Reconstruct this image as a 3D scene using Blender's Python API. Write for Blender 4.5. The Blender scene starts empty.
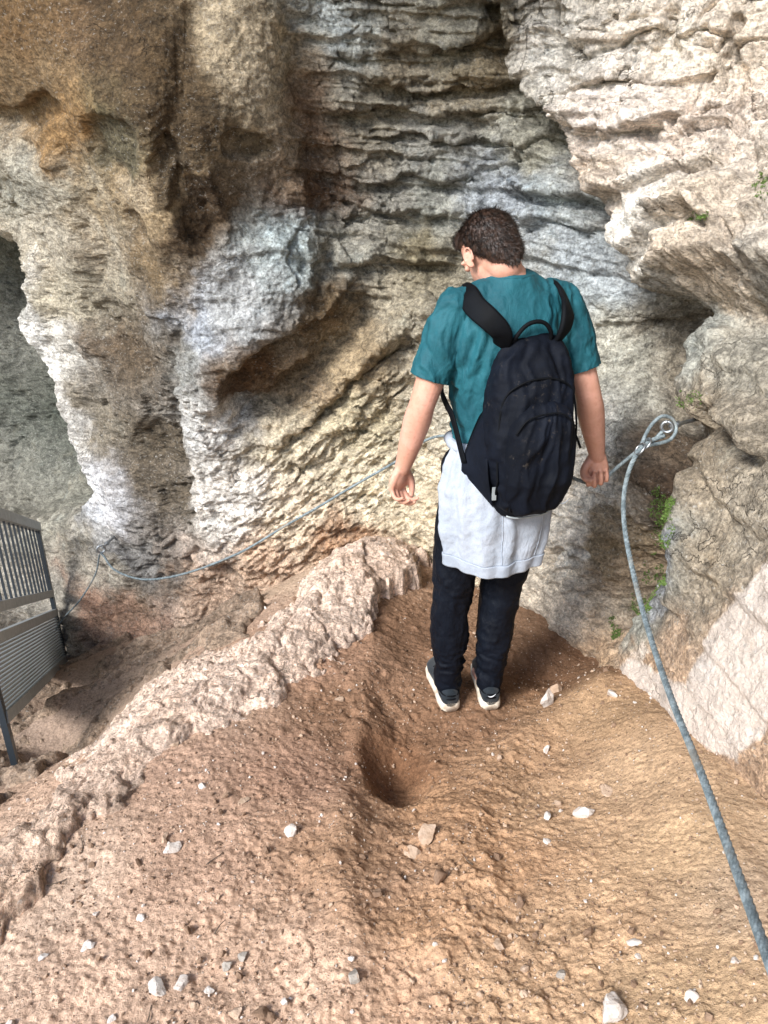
import bpy, bmesh, math, random
import numpy as np
from mathutils import Vector, Matrix, Euler
random.seed(7)
R = math.radians
C = bpy.context.scene.collection
sc = bpy.context.scene

# ------------------------------------------------------------------ camera
PITCH = R(25.0); CAM = np.array([0.0, 0.0, 1.84]); F = 769.0
FW = np.array([0, math.cos(PITCH), -math.sin(PITCH)]); UP = np.array([0, math.sin(PITCH), math.cos(PITCH)]); RT = np.array([1.0, 0, 0])
def ray(px, py):
    return FW + (px-384)/F*RT - (py-512)/F*UP
def at_t(px, py, t): return CAM + t*ray(px, py)
def at_y(px, py, y):
    d = ray(px, py); return CAM + d*(y/d[1])
def at_z(px, py, z):
    d = ray(px, py); return CAM + d*((z-CAM[2])/d[2])

cam = bpy.data.cameras.new('camera'); co = bpy.data.objects.new('camera', cam); C.objects.link(co)
co.location = CAM; co.rotation_euler = (R(90)-PITCH, 0, 0)
cam.sensor_fit = 'VERTICAL'; cam.sensor_height = 36; cam.lens = 36*F/1024; cam.clip_end = 1000; cam.clip_start = 0.02
sc.camera = co

# ------------------------------------------------------------------ noise
def _hash(ix, iy, iz, seed):
    h = (ix.astype(np.uint32)*np.uint32(374761393) + iy.astype(np.uint32)*np.uint32(668265263) + iz.astype(np.uint32)*np.uint32(2147483647-59) + np.uint32(seed*974711 & 0xffffffff))
    h = (h ^ (h >> np.uint32(13)))*np.uint32(1274126177)
    h = (h ^ (h >> np.uint32(15)))*np.uint32(2246822519)
    return h ^ (h >> np.uint32(16))
_G = np.random.default_rng(3).normal(size=(256, 3)).astype(np.float32); _G /= np.linalg.norm(_G, axis=1)[:, None]
_ROT = []
for _k in range(5):
    _q, _r = np.linalg.qr(np.random.default_rng(40+_k).normal(size=(3, 3))); _ROT.append(_q.astype(np.float32))
def perlin(P, freq=1.0, seed=0):
    P = (P.astype(np.float32)*np.asarray(freq, np.float32))@_ROT[seed % 5] + np.float32(100.37)
    i = np.floor(P).astype(np.int32); f = P - i
    w = f*f*f*(f*(f*6-15)+10)
    out = np.zeros(len(P), np.float32)
    for dx in (0, 1):
        wx = w[:, 0] if dx else 1-w[:, 0]
        for dy in (0, 1):
            wy = w[:, 1] if dy else 1-w[:, 1]
            for dz in (0, 1):
                wz = w[:, 2] if dz else 1-w[:, 2]
                g = _G[_hash(i[:, 0]+dx, i[:, 1]+dy, i[:, 2]+dz, seed) & np.uint32(255)]
                out += wx*wy*wz*((f[:, 0]-dx)*g[:, 0] + (f[:, 1]-dy)*g[:, 1] + (f[:, 2]-dz)*g[:, 2])
    return out*1.6
from concurrent.futures import ThreadPoolExecutor
_EX = ThreadPoolExecutor(4); _perlin1 = perlin
def perlin(P, freq=1.0, seed=0):
    P = np.ascontiguousarray(P, np.float32); n = len(P)
    if n < 40000: return _perlin1(P, freq, seed)
    return np.concatenate(list(_EX.map(lambda i: _perlin1(P[i:i+16384], freq, seed), range(0, n, 16384))))
def fbm(P, freq, octs=4, seed=0, gain=0.5, lac=2.03):
    a = 1.0; o = 0; fr = np.asarray(freq, np.float32); n = 0
    for k in range(octs):
        o = o + a*perlin(P, fr, seed+k*17); n += a; a *= gain; fr = fr*lac
    return o/n
def ridged(P, freq, octs=4, seed=0, gain=0.5):
    a = 1.0; o = 0; fr = np.asarray(freq, np.float32); n = 0
    for k in range(octs):
        o = o + a*(1-np.abs(perlin(P, fr, seed+k*13))*2.2); n += a; a *= gain; fr = fr*2.1
    return o/n
def worley(P, freq, seed=0):
    """returns F1, F2 and a random value per nearest cell"""
    P = P.astype(np.float32)*np.asarray(freq, np.float32) + 50.5
    i = np.floor(P).astype(np.int32); n = len(P)
    f1 = np.full(n, 9, np.float32); f2 = np.full(n, 9, np.float32); idv = np.zeros(n, np.float32)
    for dx in (-1, 0, 1):
        for dy in (-1, 0, 1):
            for dz in (-1, 0, 1):
                h = _hash(i[:, 0]+dx, i[:, 1]+dy, i[:, 2]+dz, seed)
                cx = i[:, 0]+dx+(h & np.uint32(255)).astype(np.float32)/255
                cy = i[:, 1]+dy+((h >> np.uint32(8)) & np.uint32(255)).astype(np.float32)/255
                cz = i[:, 2]+dz+((h >> np.uint32(16)) & np.uint32(255)).astype(np.float32)/255
                d = np.sqrt((cx-P[:, 0])**2+(cy-P[:, 1])**2+(cz-P[:, 2])**2)
                m = d < f1
                f2 = np.where(m, f1, np.minimum(f2, d)); f1 = np.where(m, d, f1)
                idv = np.where(m, ((h >> np.uint32(24)) & np.uint32(255)).astype(np.float32)/255, idv)
    return f1, f2, idv
def _facet1(P, freq, seed=0, tilt=1.0):
    """broken-rock relief: every cell is a flat face, tilted its own way; returns height and edge distance"""
    fr = np.asarray(freq, np.float32)*np.ones(3, np.float32); P = P.astype(np.float32)*fr + 50.5
    i = np.floor(P).astype(np.int32); n = len(P); f1 = np.full(n, 9, np.float32); f2 = np.full(n, 9, np.float32); h = np.zeros(n, np.float32)
    for dx in (-1, 0, 1):
        for dy in (-1, 0, 1):
            for dz in (-1, 0, 1):
                q = _hash(i[:, 0]+dx, i[:, 1]+dy, i[:, 2]+dz, seed)
                u = [((q >> np.uint32(k)) & np.uint32(255)).astype(np.float32)/255 for k in (0, 8, 16, 24)]
                ex = P[:, 0]-(i[:, 0]+dx+u[0]); ey = P[:, 1]-(i[:, 1]+dy+u[1]); ez = P[:, 2]-(i[:, 2]+dz+u[2]); d = np.sqrt(ex*ex+ey*ey+ez*ez)
                m = d < f1; f2 = np.where(m, f1, np.minimum(f2, d)); f1 = np.where(m, d, f1)
                g = (u[3]-.5)*1.0+tilt*(((u[0]*7.3+u[3]*5.1) % 1-.5)*ex+((u[1]*9.7+u[3]*3.3) % 1-.5)*ey+((u[2]*5.9+u[3]*8.3) % 1-.35)*ez)
                h = np.where(m, g, h)
    return h, f2-f1
def facet(P, freq, seed=0, tilt=1.0):
    r = list(_EX.map(lambda i: _facet1(P[i:i+16384], freq, seed, tilt), range(0, len(P), 16384)))
    return tuple(np.concatenate([q[k] for q in r]) for k in range(2))
_worley1 = worley
def worley(P, freq, seed=0):
    r = list(_EX.map(lambda i: _worley1(P[i:i+16384], freq, seed), range(0, len(P), 16384)))
    return tuple(np.concatenate([q[k] for q in r]) for k in range(3))
def sstep(a, b, x):
    t = np.clip((x-a)/(b-a), 0, 1); return t*t*(3-2*t)

class TPS:
    def __init__(s, X, v, lam=1e-3):
        X = np.asarray(X, float); v = np.asarray(v, float); n = len(X)
        d = np.linalg.norm(X[:, None]-X[None], axis=2)
        K = np.where(d > 0, d*d*np.log(d+1e-12), 0) + lam*np.eye(n)
        Pm = np.hstack([np.ones((n, 1)), X]); k = Pm.shape[1]
        A = np.zeros((n+k, n+k)); A[:n, :n] = K; A[:n, n:] = Pm; A[n:, :n] = Pm.T
        s.w = np.linalg.solve(A, np.concatenate([v, np.zeros(k)])); s.X = X; s.n = n
    def __call__(s, Q):
        Q = np.asarray(Q, float); o = s.w[s.n] + Q@s.w[s.n+1:]
        for j in range(s.n):
            d2 = ((Q-s.X[j])**2).sum(1); o = o + s.w[j]*0.5*d2*np.log(d2+1e-12)
        return o

def bil(gx, gy, G, x, y):
    """bilinear lookup in a regular grid G[iy,ix]"""
    fx = np.clip((x-gx[0])/(gx[1]-gx[0]), 0, len(gx)-1.001); fy = np.clip((y-gy[0])/(gy[1]-gy[0]), 0, len(gy)-1.001)
    ix = fx.astype(int); iy = fy.astype(int); a = fx-ix; b = fy-iy
    return (G[iy, ix]*(1-a)+G[iy, ix+1]*a)*(1-b)+(G[iy+1, ix]*(1-a)+G[iy+1, ix+1]*a)*b

def seg_dist(Q, pts, closed=False):
    """unsigned distance, signed side (+ = left of travel), run 0..1 to a polyline"""
    pts = np.asarray(pts, float); n = len(pts); best = np.full(len(Q), 1e9); side = np.zeros(len(Q)); run = np.zeros(len(Q))
    if closed: pts = np.vstack([pts, pts[:1]]); n += 1
    L = np.r_[0, np.cumsum(np.linalg.norm(np.diff(pts, axis=0), axis=1))]
    for k in range(n-1):
        a = pts[k]; b = pts[k+1]; ab = b-a; l2 = (ab**2).sum()+1e-12
        t = np.clip(((Q-a)@ab)/l2, 0, 1); pr = a+t[:, None]*ab; dv = Q-pr; d = np.sqrt((dv**2).sum(1))
        m = d < best; best = np.where(m, d, best)
        cr = ab[0]*(Q[:, 1]-a[1])-ab[1]*(Q[:, 0]-a[0])
        side = np.where(m, np.sign(cr), side); run = np.where(m, (L[k]+t*(L[k+1]-L[k]))/L[-1], run)
    return best, side, run
def poly_sd(Q, pts, margin=.6):
    """signed distance to polygon, + inside"""
    p = np.asarray(pts, float); m = ((Q > p.min(0)-margin) & (Q < p.max(0)+margin)).all(1)
    o = np.full(len(Q), -margin)
    if m.any(): o[m] = _poly_sd(Q[m], pts)
    return o
def _poly_sd(Q, pts):
    d, _, _ = seg_dist(Q, pts, True); ins = np.zeros(len(Q), bool); p = np.asarray(pts, float); n = len(p)
    for i in range(n):
        x1, y1 = p[i]; x2, y2 = p[(i+1) % n]
        if y1 == y2: continue
        c = ((y1 > Q[:, 1]) != (y2 > Q[:, 1])) & (Q[:, 0] < (x2-x1)*(Q[:, 1]-y1)/(y2-y1)+x1); ins ^= c
    return np.where(ins, d, -d)

def s2l(c):
    c = np.asarray(c, float)/255; return np.where(c <= .04045, c/12.92, ((c+.055)/1.055)**2.4)

def grid_mesh(name, P, nr, nc, mat, col=None, attrs=None, flip=False):
    me = bpy.data.meshes.new(name)
    idx = np.arange(nr*nc).reshape(nr, nc)
    q = np.stack([idx[:-1, :-1], idx[:-1, 1:], idx[1:, 1:], idx[1:, :-1]], -1).reshape(-1, 4)
    if flip: q = q[:, ::-1]
    me.vertices.add(nr*nc); me.vertices.foreach_set('co', P.astype(np.float32).ravel())
    me.loops.add(q.size); me.loops.foreach_set('vertex_index', q.astype(np.int32).ravel())
    me.polygons.add(len(q)); me.polygons.foreach_set('loop_start', np.arange(0, q.size, 4, dtype=np.int32))
    me.polygons.foreach_set('loop_total', np.full(len(q), 4, np.int32))
    me.polygons.foreach_set('use_smooth', np.ones(len(q), bool))
    me.update(calc_edges=True)
    if col is not None:
        a = me.color_attributes.new('Col', 'FLOAT_COLOR', 'POINT')
        a.data.foreach_set('color', np.c_[col, np.ones(len(col))].astype(np.float32).ravel())
    for k, v in (attrs or {}).items():
        a = me.attributes.new(k, 'FLOAT', 'POINT'); a.data.foreach_set('value', v.astype(np.float32))
    me.materials.append(mat)
    o = bpy.data.objects.new(name, me); C.objects.link(o); return o
def grid_normals(P, nr, nc):
    G = P.reshape(nr, nc, 3); du = np.gradient(G, axis=1); dv = np.gradient(G, axis=0)
    n = np.cross(du, dv).reshape(-1, 3); return n/(np.linalg.norm(n, axis=1)[:, None]+1e-12)
def tag(o, label=None, cat=None, group=None, kind=None):
    if label: o['label'] = label
    if cat: o['category'] = cat
    if group: o['group'] = group
    if kind: o['kind'] = kind
    return o

# ------------------------------------------------------------------ node helper
class NT:
    def __init__(s, name):
        s.m = bpy.data.materials.new(name); s.m.use_nodes = True; s.t = s.m.node_tree; s.t.nodes.clear()
        s.out = s.t.nodes.new('ShaderNodeOutputMaterial'); s.b = s.t.nodes.new('ShaderNodeBsdfPrincipled'); s.l(s.b.outputs[0], s.out.inputs[0])
    def n(s, ty, **kw):
        x = s.t.nodes.new(ty)
        for k, v in kw.items(): setattr(x, k, v)
        return x
    def l(s, a, b): s.t.links.new(a, b)
    def set(s, inp, v):
        if hasattr(v, 'links'): s.l(v, inp)
        else: inp.default_value = v
    def pos(s, scale=(1, 1, 1), obj=False):
        if obj: o = s.n('ShaderNodeTexCoord').outputs['Object']
        else: o = s.n('ShaderNodeNewGeometry').outputs['Position']
        if scale != (1, 1, 1):
            m = s.n('ShaderNodeMapping'); m.inputs['Scale'].default_value = scale; s.l(o, m.inputs[0]); return m.outputs[0]
        return o
    def noise(s, vec, scale, detail=6, rough=.6, dist=0, col=False):
        x = s.n('ShaderNodeTexNoise'); s.l(vec, x.inputs['Vector']); x.inputs['Scale'].default_value = scale
        x.inputs['Detail'].default_value = detail; x.inputs['Roughness'].default_value = rough; x.inputs['Distortion'].default_value = dist
        return x.outputs['Color' if col else 'Fac']
    def voro(s, vec, scale, feature='F1', out='Distance'):
        x = s.n('ShaderNodeTexVoronoi', feature=feature); s.l(vec, x.inputs['Vector']); x.inputs['Scale'].default_value = scale; return x.outputs[out]
    def math(s, op, a, b=0.0, c=0.0):
        x = s.n('ShaderNodeMath', operation=op); s.set(x.inputs[0], a); s.set(x.inputs[1], b); s.set(x.inputs[2], c); return x.outputs[0]
    def rng(s, v, a, b, c=0.0, d=1.0):
        x = s.n('ShaderNodeMapRange'); x.interpolation_type = 'SMOOTHSTEP'; s.set(x.inputs[0], v)
        for k, q in enumerate((a, b, c, d)): x.inputs[k+1].default_value = q
        return x.outputs[0]
    def mix(s, f, a, b, mode='MIX'):
        x = s.n('ShaderNodeMix', data_type='RGBA', blend_type=mode); s.set(x.inputs[0], f)
        for i, v in ((6, a), (7, b)):
            if isinstance(v, (tuple, list)): v = tuple(v)+(1,) if len(v) == 3 else v
            s.set(x.inputs[i], v)
        return x.outputs[2]
    def bump(s, h, strength, dist, nrm=None):
        x = s.n('ShaderNodeBump'); x.inputs['Strength'].default_value = strength; x.inputs['Distance'].default_value = dist
        s.l(h, x.inputs['Height'])
        if nrm is not None: s.l(nrm, x.inputs['Normal'])
        return x.outputs[0]
    def attr(s, name, fac=False):
        x = s.n('ShaderNodeAttribute', attribute_name=name); return x.outputs['Fac' if fac else 'Color']
    def done(s, col=None, rough=None, nrm=None, spec=None, metal=None, sheen=None, sss=None):
        if col is not None:
            if isinstance(col, tuple): col = col+(1,)
            s.set(s.b.inputs['Base Color'], col)
        if rough is not None: s.set(s.b.inputs['Roughness'], rough)
        if nrm is not None: s.l(nrm, s.b.inputs['Normal'])
        if spec is not None: s.set(s.b.inputs['Specular IOR Level'], spec)
        if metal is not None: s.set(s.b.inputs['Metallic'], metal)
        if sheen is not None: s.b.inputs['Sheen Weight'].default_value = sheen
        return s.m
# ------------------------------------------------------------------ rock material
def rock_mat(name, clean=False):
    kk = .25 if clean else 1.0
    t = NT(name); p = t.pos()
    base = t.attr('Col')
    # value variation at three scales, all in world space
    n1 = t.noise(p, 3.2, 8, .68, .6); n2 = t.noise(t.pos((1, 1, 1.9)), 17, 8, .72, .4); n3 = t.noise(p, 85, 4, .7)
    v = t.math('MULTIPLY', t.rng(n1, .3, .7, .82, 1.16), t.rng(n2, .34, .66, .58, 1.34))
    v = t.math('MULTIPLY', v, t.rng(n3, .32, .68, .62, 1.32))
    cal = t.math('SUBTRACT', 1.0, t.math('MULTIPLY', t.attr('calm', True), .75)); v = t.math('MULTIPLY_ADD', t.math('SUBTRACT', v, 1.0), cal, 1.0)
    cmb = t.n('ShaderNodeCombineColor'); [t.l(v, cmb.inputs[k]) for k in range(3)]
    c = t.mix(1.0, base, cmb.outputs[0], 'MULTIPLY')
    # ochre and blue-grey mineral drift
    m1 = t.noise(p, 5.3, 6, .7, .8)
    c = t.mix(t.rng(m1, .56, .74, 0, .4*kk), c, t.mix(1, c, (1.10, .95, .76), 'MULTIPLY'))
    m2 = t.noise(t.pos((1.1, 1, .8)), 7.1, 6, .7, .5)
    c = t.mix(t.rng(m2, .56, .72, 0, .6*kk), c, t.mix(1, c, (.88, .98, 1.06), 'MULTIPLY'))
    # lichen and grime flecks, calcite flecks
    d1 = t.noise(p, 44, 6, .8, .3); g1 = t.noise(p, 2.1, 4, .6)
    c = t.mix(t.math('MULTIPLY', t.math('MULTIPLY', t.rng(d1, .54, .64, 0, .8*(.4+.6*kk)), cal), t.rng(g1, .38, .6, .15, 1)), c, t.mix(1, c, (.36, .34, .27), 'MULTIPLY'))
    d2 = t.noise(t.pos((1, 1, 1.4)), 61, 5, .75, .5)
    c = t.mix(t.math('MULTIPLY', t.rng(d2, .57, .66, 0, .6), t.rng(g1, .62, .42, .2, 1)), c, (.52, .50, .46))
    # fine cracks: stain lines that keep off most of the face
    vd = t.n('ShaderNodeVectorMath', operation='MULTIPLY_ADD'); nn = t.noise(p, 6, 4, .6, 0, True)
    t.l(nn, vd.inputs[0]); vd.inputs[1].default_value = (.35, .35, .35); t.l(t.pos((1, 1, 2.2)), vd.inputs[2])
    cr = t.voro(vd.outputs[0], 3.1, 'DISTANCE_TO_EDGE'); crm = t.math('MULTIPLY', t.rng(cr, 0, .012, 1, 0), t.rng(n1, .5, .64, 0, 1))
    c = t.mix(t.math('MULTIPLY', crm, .45), c, (.03, .025, .018))
    # bumps
    h = t.math('ADD', t.math('MULTIPLY', n2, 1.0), t.math('MULTIPLY', n3, .35))
    h = t.math('ADD', h, t.math('MULTIPLY', t.voro(vd.outputs[0], 24), .18))
    h = t.math('SUBTRACT', h, t.math('MULTIPLY', crm, .6))
    h = t.math('ADD', h, t.math('MULTIPLY', t.noise(p, 240, 3, .6), .12))
    nr = t.bump(h, 1.0, .026)
    return t.done(c, .86, nr, spec=.25)
ROCK = rock_mat('cave_limestone'); SAND = rock_mat('pale_sandstone', True)

# ------------------------------------------------------------------ the cave wall: radius about an axis inside the cave
AX = np.array([-0.3, 0.5])
def to_pz(P):
    P = np.atleast_2d(P); return np.c_[np.arctan2(P[:, 1]-AX[1], P[:, 0]-AX[0]), P[:, 2]]
def rad(P): P = np.atleast_2d(P); return np.hypot(P[:, 0]-AX[0], P[:, 1]-AX[1])
WCTRL = [  # picture x, picture y, depth in metres
 (384,0,3.15),(384,150,3.48),(384,300,3.72),(384,450,3.95),(384,545,4.05),
 (460,0,3.08),(520,150,3.32),(520,300,3.4),(520,450,3.5),(520,600,3.6),(600,300,3.12),(600,450,3.1),(600,560,3.18),(590,640,3.2),
 (660,350,3.0),(655,450,2.75),(640,550,2.75),(700,330,2.65),(705,450,2.38),(705,550,2.28),(700,620,2.26),
 (768,300,2.4),(768,450,2.1),(768,550,2.05),(768,650,2.0),(768,780,1.93),(640,650,2.8),(640,720,2.75),(768,1024,1.6),
 (768,0,2.55),(768,150,2.6),(640,0,2.75),(640,150,2.92),(560,90,3.12),(560,0,3.0),
 (0,0,3.1),(100,0,2.95),(200,0,2.88),(290,0,3.05),(100,120,3.02),(200,150,3.05),(150,250,3.35),(200,300,3.5),(290,200,3.5),(300,300,3.6),
 (150,400,3.95),(130,500,4.4),(120,600,4.75),(110,660,4.9),(250,450,3.98),(250,550,4.25),(300,400,3.85),(320,500,4.05),(230,600,4.5),
 (30,200,4.1),(60,300,4.35),(80,450,4.7),(60,560,5.0),(40,640,5.2),(0,300,4.9),(0,500,5.2),(0,100,3.5)]
wp = [at_t(*c) for c in WCTRL]
wp += [np.array(q) for q in [(1.25,-1.2,-1),(1.25,-1.2,1.5),(1.6,-1.2,3.8),(1.15,.3,1.2),(1.3,.3,3.2),(1.4,1.2,3.6),(.6,2.6,3.8),(-.6,2.6,3.9),(-2,2.4,3.9),
      (-4.2,5.6,-2),(-4.2,5.6,1),(-4,4.4,3.4),(-2.8,5.2,-2.4),(0,4.3,-2.4),(1.2,3.2,-2.4),(1.2,1.5,-1.5),(-1.6,4.9,-2.4)]]
wp = np.array(wp); _pz = to_pz(wp)
WK = 2.6
_tps = TPS(np.c_[_pz[:, 0]*WK, _pz[:, 1]], rad(wp), 5e-3)
_gp = np.linspace(R(-60), R(150), 260); _gz = np.linspace(-3.0, 4.6, 230)
_GX, _GZ = np.meshgrid(_gp, _gz); _RB = _tps(np.c_[_GX.ravel()*WK, _GZ.ravel()]).reshape(_GX.shape)
_RB = np.clip(_RB, .75, 8.5)
def wall_r(phi, z): return bil(_gp, _gz, _RB, phi, z)
def hit(px, py):
    """world point where the wall lies along that line of the survey"""
    d = ray(px, py); ts = np.linspace(.7, 9, 900); P = CAM+ts[:, None]*d; pz = to_pz(P)
    k = np.argmax(rad(P) > wall_r(pz[:, 0], pz[:, 1])); return P[k]
def flat(P):  # metric chart of the wall for drawing strokes: arc length (unit radius 3) and height
    pz = to_pz(P); return np.c_[pz[:, 0]*-3.0, pz[:, 1]]   # minus: x runs left to right as seen from inside

ph = np.concatenate([np.linspace(-55, 14, 70, endpoint=False), np.linspace(14, 60, 400, endpoint=False), np.linspace(60, 128, 700, endpoint=False), np.linspace(128, 148, 50)])
zz = np.concatenate([np.linspace(-3.0, -1.3, 50, endpoint=False), np.linspace(-1.3, 0, 210, endpoint=False), np.linspace(0, 2.75, 560, endpoint=False), np.linspace(2.75, 4.5, 60)])
NR, NC = len(zz), len(ph)
PH, ZZ = np.meshgrid(R(1)*ph, zz); PH = PH.ravel(); ZZ = ZZ.ravel()
r0 = wall_r(PH, ZZ)
P0 = np.c_[AX[0]+r0*np.cos(PH), AX[1]+r0*np.sin(PH), ZZ]
Q = np.c_[-3.0*PH, ZZ]
# domain warp so that drawn features wander like rock
wx = fbm(P0, 2.2, 5, 5, .55)*.11; wz = fbm(P0, 2.2, 5, 55, .55)*.09
Qw = Q + np.c_[wx, wz]
def pts(l): return flat(np.array([hit(*q) for q in l]))

off = np.zeros(len(P0))        # + = out of the rock, towards the room
# --- masks of rock character
def blob(l, soft=.15):
    sd = poly_sd(Qw, pts(l)); return sstep(-soft, soft, sd)
M_strata = blob([(300,-60),(560,-60),(640,120),(640,260),(450,300),(330,290),(300,150)], .25)
M_block = blob([(500,-200),(530,60),(600,160),(640,220),(690,300),(900,320),(900,-200)], .12)
M_rough = blob([(0,130),(100,200),(125,330),(210,360),(250,520),(230,640),(40,680),(-160,640),(-160,110)], .12)
M_scal = blob([(260,420),(420,330),(640,330),(600,620),(300,600),(230,560)], .25)
M_smooth = blob([(-60,-100),(290,-100),(300,150),(200,290),(110,280),(60,180),(-60,130)], .2)

CALM = 1-.8*blob([(668,460),(720,450),(900,500),(900,1200),(600,900),(610,690),(640,650),(676,600)], .08)-.5*blob([(570,330),(650,330),(645,470),(600,600),(555,560),(545,420)], .1)
# --- strokes: kind, points, width, amplitude
STROKES = [
 ('ridge', [(34,235),(47,300),(60,370),(80,430),(112,492)], .07, .10),
 # lower edge of the hanging brown mass
 ('lip', [(-40,120),(0,140),(40,160),(75,195),(95,240),(105,300),(112,370)], .4, .10, .05),
 ('groove', [(122,290),(128,350),(150,420),(175,500),(178,570)], .13, .09),
 ('ridge', [(160,300),(150,360),(120,440),(125,520),(110,580)], .10, .06),
 ('ridge', [(335,150),(300,215),(262,290),(220,350),(206,430),(205,520),(190,590)], .15, .07),
 ('groove', [(300,-10),(305,80),(318,160),(345,215),(340,265),(318,300),(280,330)], .10, .07),
 ('groove', [(185,300),(172,360),(185,440),(190,520)], .06, .07),
 # curling overhang with the brown hollow beneath
 ('lip', [(372,262),(340,300),(318,322),(285,330),(250,345),(228,372),(222,410)], .20, .09, .02),
 ('groove', [(238,385),(250,410),(280,402),(318,372),(350,335),(385,296)], .075, .16),
 ('ridge', [(256,440),(300,412),(345,375),(395,322),(440,290)], .05, .08),
 ('groove', [(275,446),(320,412),(370,372),(420,330)], .022, .06),
 ('ridge', [(290,462),(345,415),(410,362)], .04, .05), ('groove', [(300,480),(350,440),(400,395)], .02, .035),
 ('ridge', [(245,-20),(250,40),(262,100),(285,150),(295,210)], .14, .05),
 ('groove', [(195,-20),(180,60),(170,130),(180,180)], .08, .06),
 # back wall ledges, lip = rock above the line stands out
 ('lip', [(520,20),(450,34),(390,48),(330,52)], .18, .06, .015),
 ('lip', [(545,62),(480,78),(420,82),(350,78)], .14, .08, .012),
 ('lip', [(560,98),(500,100),(440,108),(380,108),(330,118)], .12, .07, .012),
 ('lip', [(580,132),(520,128),(470,138),(420,132),(360,140)], .10, .07, .012),
 ('lip', [(500,168),(450,180),(400,176),(350,186)], .14, .08, .012),
 ('lip', [(610,196),(580,194),(545,190),(520,176)], .12, .10, .012),
 ('lip', [(480,212),(430,214),(380,208),(340,214)], .10, .06, .012),
 ('lip', [(640,225),(600,222),(560,214),(520,216)], .10, .06, .012),
 ('lip', [(460,268),(420,264),(380,262),(330,272)], .14, .09, .012),
 ('ridge', [(450,300),(400,330),(340,380)], .10, .06),
 # the big overhang on the right
 ('lip', [(500,-60),(512,0),(530,50),(560,90),(598,150),(622,190),(640,222),(672,285),(768,296),(860,300)][::-1], 1.0, .24, .025),
 ('lip', [(768,262),(720,250),(680,262),(640,240)], .16, .07, .008),
 ('lip', [(768,205),(730,212),(700,200),(660,206),(625,196)], .2, .08, .008),
 ('lip', [(768,140),(700,132),(640,150),(600,140)], .16, .04, .008),
 ('lip', [(768,80),(700,92),(640,80),(580,92)], .16, .04, .008),
 ('groove', [(590,0),(600,50),(595,90)], .03, .08), ('groove', [(680,0),(685,50),(676,90)], .025, .06), ('groove', [(755,20),(748,80),(752,130)], .03, .08),
 # wet gully behind the cable and the boulder to its right
 ('groove', [(668,290),(668,350),(658,410),(652,470),(640,530),(610,600),(592,650)], .11, .30),
 ('groove', [(672,480),(655,540),(640,600)], .06, .10),
 ('lip', [(768,452),(740,436),(715,410),(700,420),(678,400)], .28, .10, .015),
 ('ridge', [(690,470),(680,540),(672,610)], .10, .07),
 ('ridge', [(560,520),(590,570),(600,620)], .12, .05),
 ('groove', [(585,540),(592,560),(588,600)], .02, .03),
]
for st in STROKES:
    k = st[0]; pl = pts(st[1]); w, a = st[2], st[3]; mg = 3.2*w if k != 'lip' else 2.6*w+.2
    mm = np.nonzero(((Qw > pl.min(0)-mg) & (Qw < pl.max(0)+mg)).all(1))[0]
    if len(mm) == 0: continue
    d, sd, run = seg_dist(Qw[mm], pl)
    if k in ('ridge', 'groove'):
        fade = sstep(0, .12, run)*sstep(1, .88, run)*.8+.2
        g = a*np.exp(-(d/w)**2)*fade
        off[mm] += g if k == 'ridge' else -g
    elif k == 'lip':      # rock on the right of travel stands out (lines run right to left: above)
        s = -sd*d; fade = sstep(0.0, .1, run)*sstep(1, .9, run)
        near = np.exp(-(np.maximum(d, 0)/(w*2.2))**2)
        body = sstep(-st[4], st[4], s)*np.exp(-np.maximum(s, 0)/w)
        under = -.35*np.exp(-((s+st[4]*2.5)/(st[4]*2.5))**2)
        off[mm] += a*(body+under*np.exp(-(d/(w))**2))*fade*sstep(mg, mg*.7, d)
# the cavity at far left behind the pale fin
cv = poly_sd(Qw, pts([(-260,215),(-60,225),(18,232),(33,245),(45,300),(55,370),(75,430),(98,486),(84,520),(40,535),(-60,545),(-260,560)]), 1.2)
off -= .75*sstep(-.03, .22, cv)+.3*sstep(.1, .6, cv)
# oval pockets in the hanging mass
for (px, py, rx, rz, a) in [(105,150,.13,.14,.05),(196,215,.09,.17,.07),(170,165,.07,.09,.035),(244,142,.07,.06,.04),(128,225,.08,.07,.03),(20,120,.15,.06,.05),(285,260,.06,.1,.04)]:
    c = flat(hit(px, py))[0]; e = np.sqrt(((Qw[:, 0]-c[0])/rx/ .95)**2+((Qw[:, 1]-c[1])/rz)**2)
    off += -a*sstep(1.15, .75, e)

# --- first the drawn forms, then everything finer is measured on the formed surface
off += fbm(P0, 1.5, 3, 1)*.08*(1-.4*M_smooth)
def outward(Pv, Nv):
    inn = np.c_[AX[0]-Pv[:, 0], AX[1]-Pv[:, 1], np.zeros(len(Pv))]; q = np.sign((Nv*inn).sum(1)); return Nv*np.where(q == 0, 1, q)[:, None]
N0 = outward(P0, grid_normals(P0, NR, NC)); PA = P0+N0*off[:, None]
G1 = grid_normals(PA, NR, NC).reshape(NR, NC, 3)
for _ in range(4):
    G1[1:-1] = (G1[:-2]+2*G1[1:-1]+G1[2:])/4; G1[:, 1:-1] = (G1[:, :-2]+2*G1[:, 1:-1]+G1[:, 2:])/4
N1 = G1.reshape(-1, 3); N1 *= np.sign((N1*grid_normals(P0, NR, NC)).sum(1)*(N0*grid_normals(P0, NR, NC)).sum(1)+1e-9)[:, None]
_w = (.25+.35*(1-np.clip(M_strata+M_block, 0, 1)))[:, None]; N1 = N1*_w+N0*(1-_w); N1 /= np.linalg.norm(N1, axis=1)[:, None]+1e-9
off = np.zeros(len(P0))
_du = np.gradient(PA.reshape(NR, NC, 3), axis=1); _du0 = np.gradient(PH.reshape(NR, NC), axis=1)*rad(PA).reshape(NR, NC)
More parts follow.
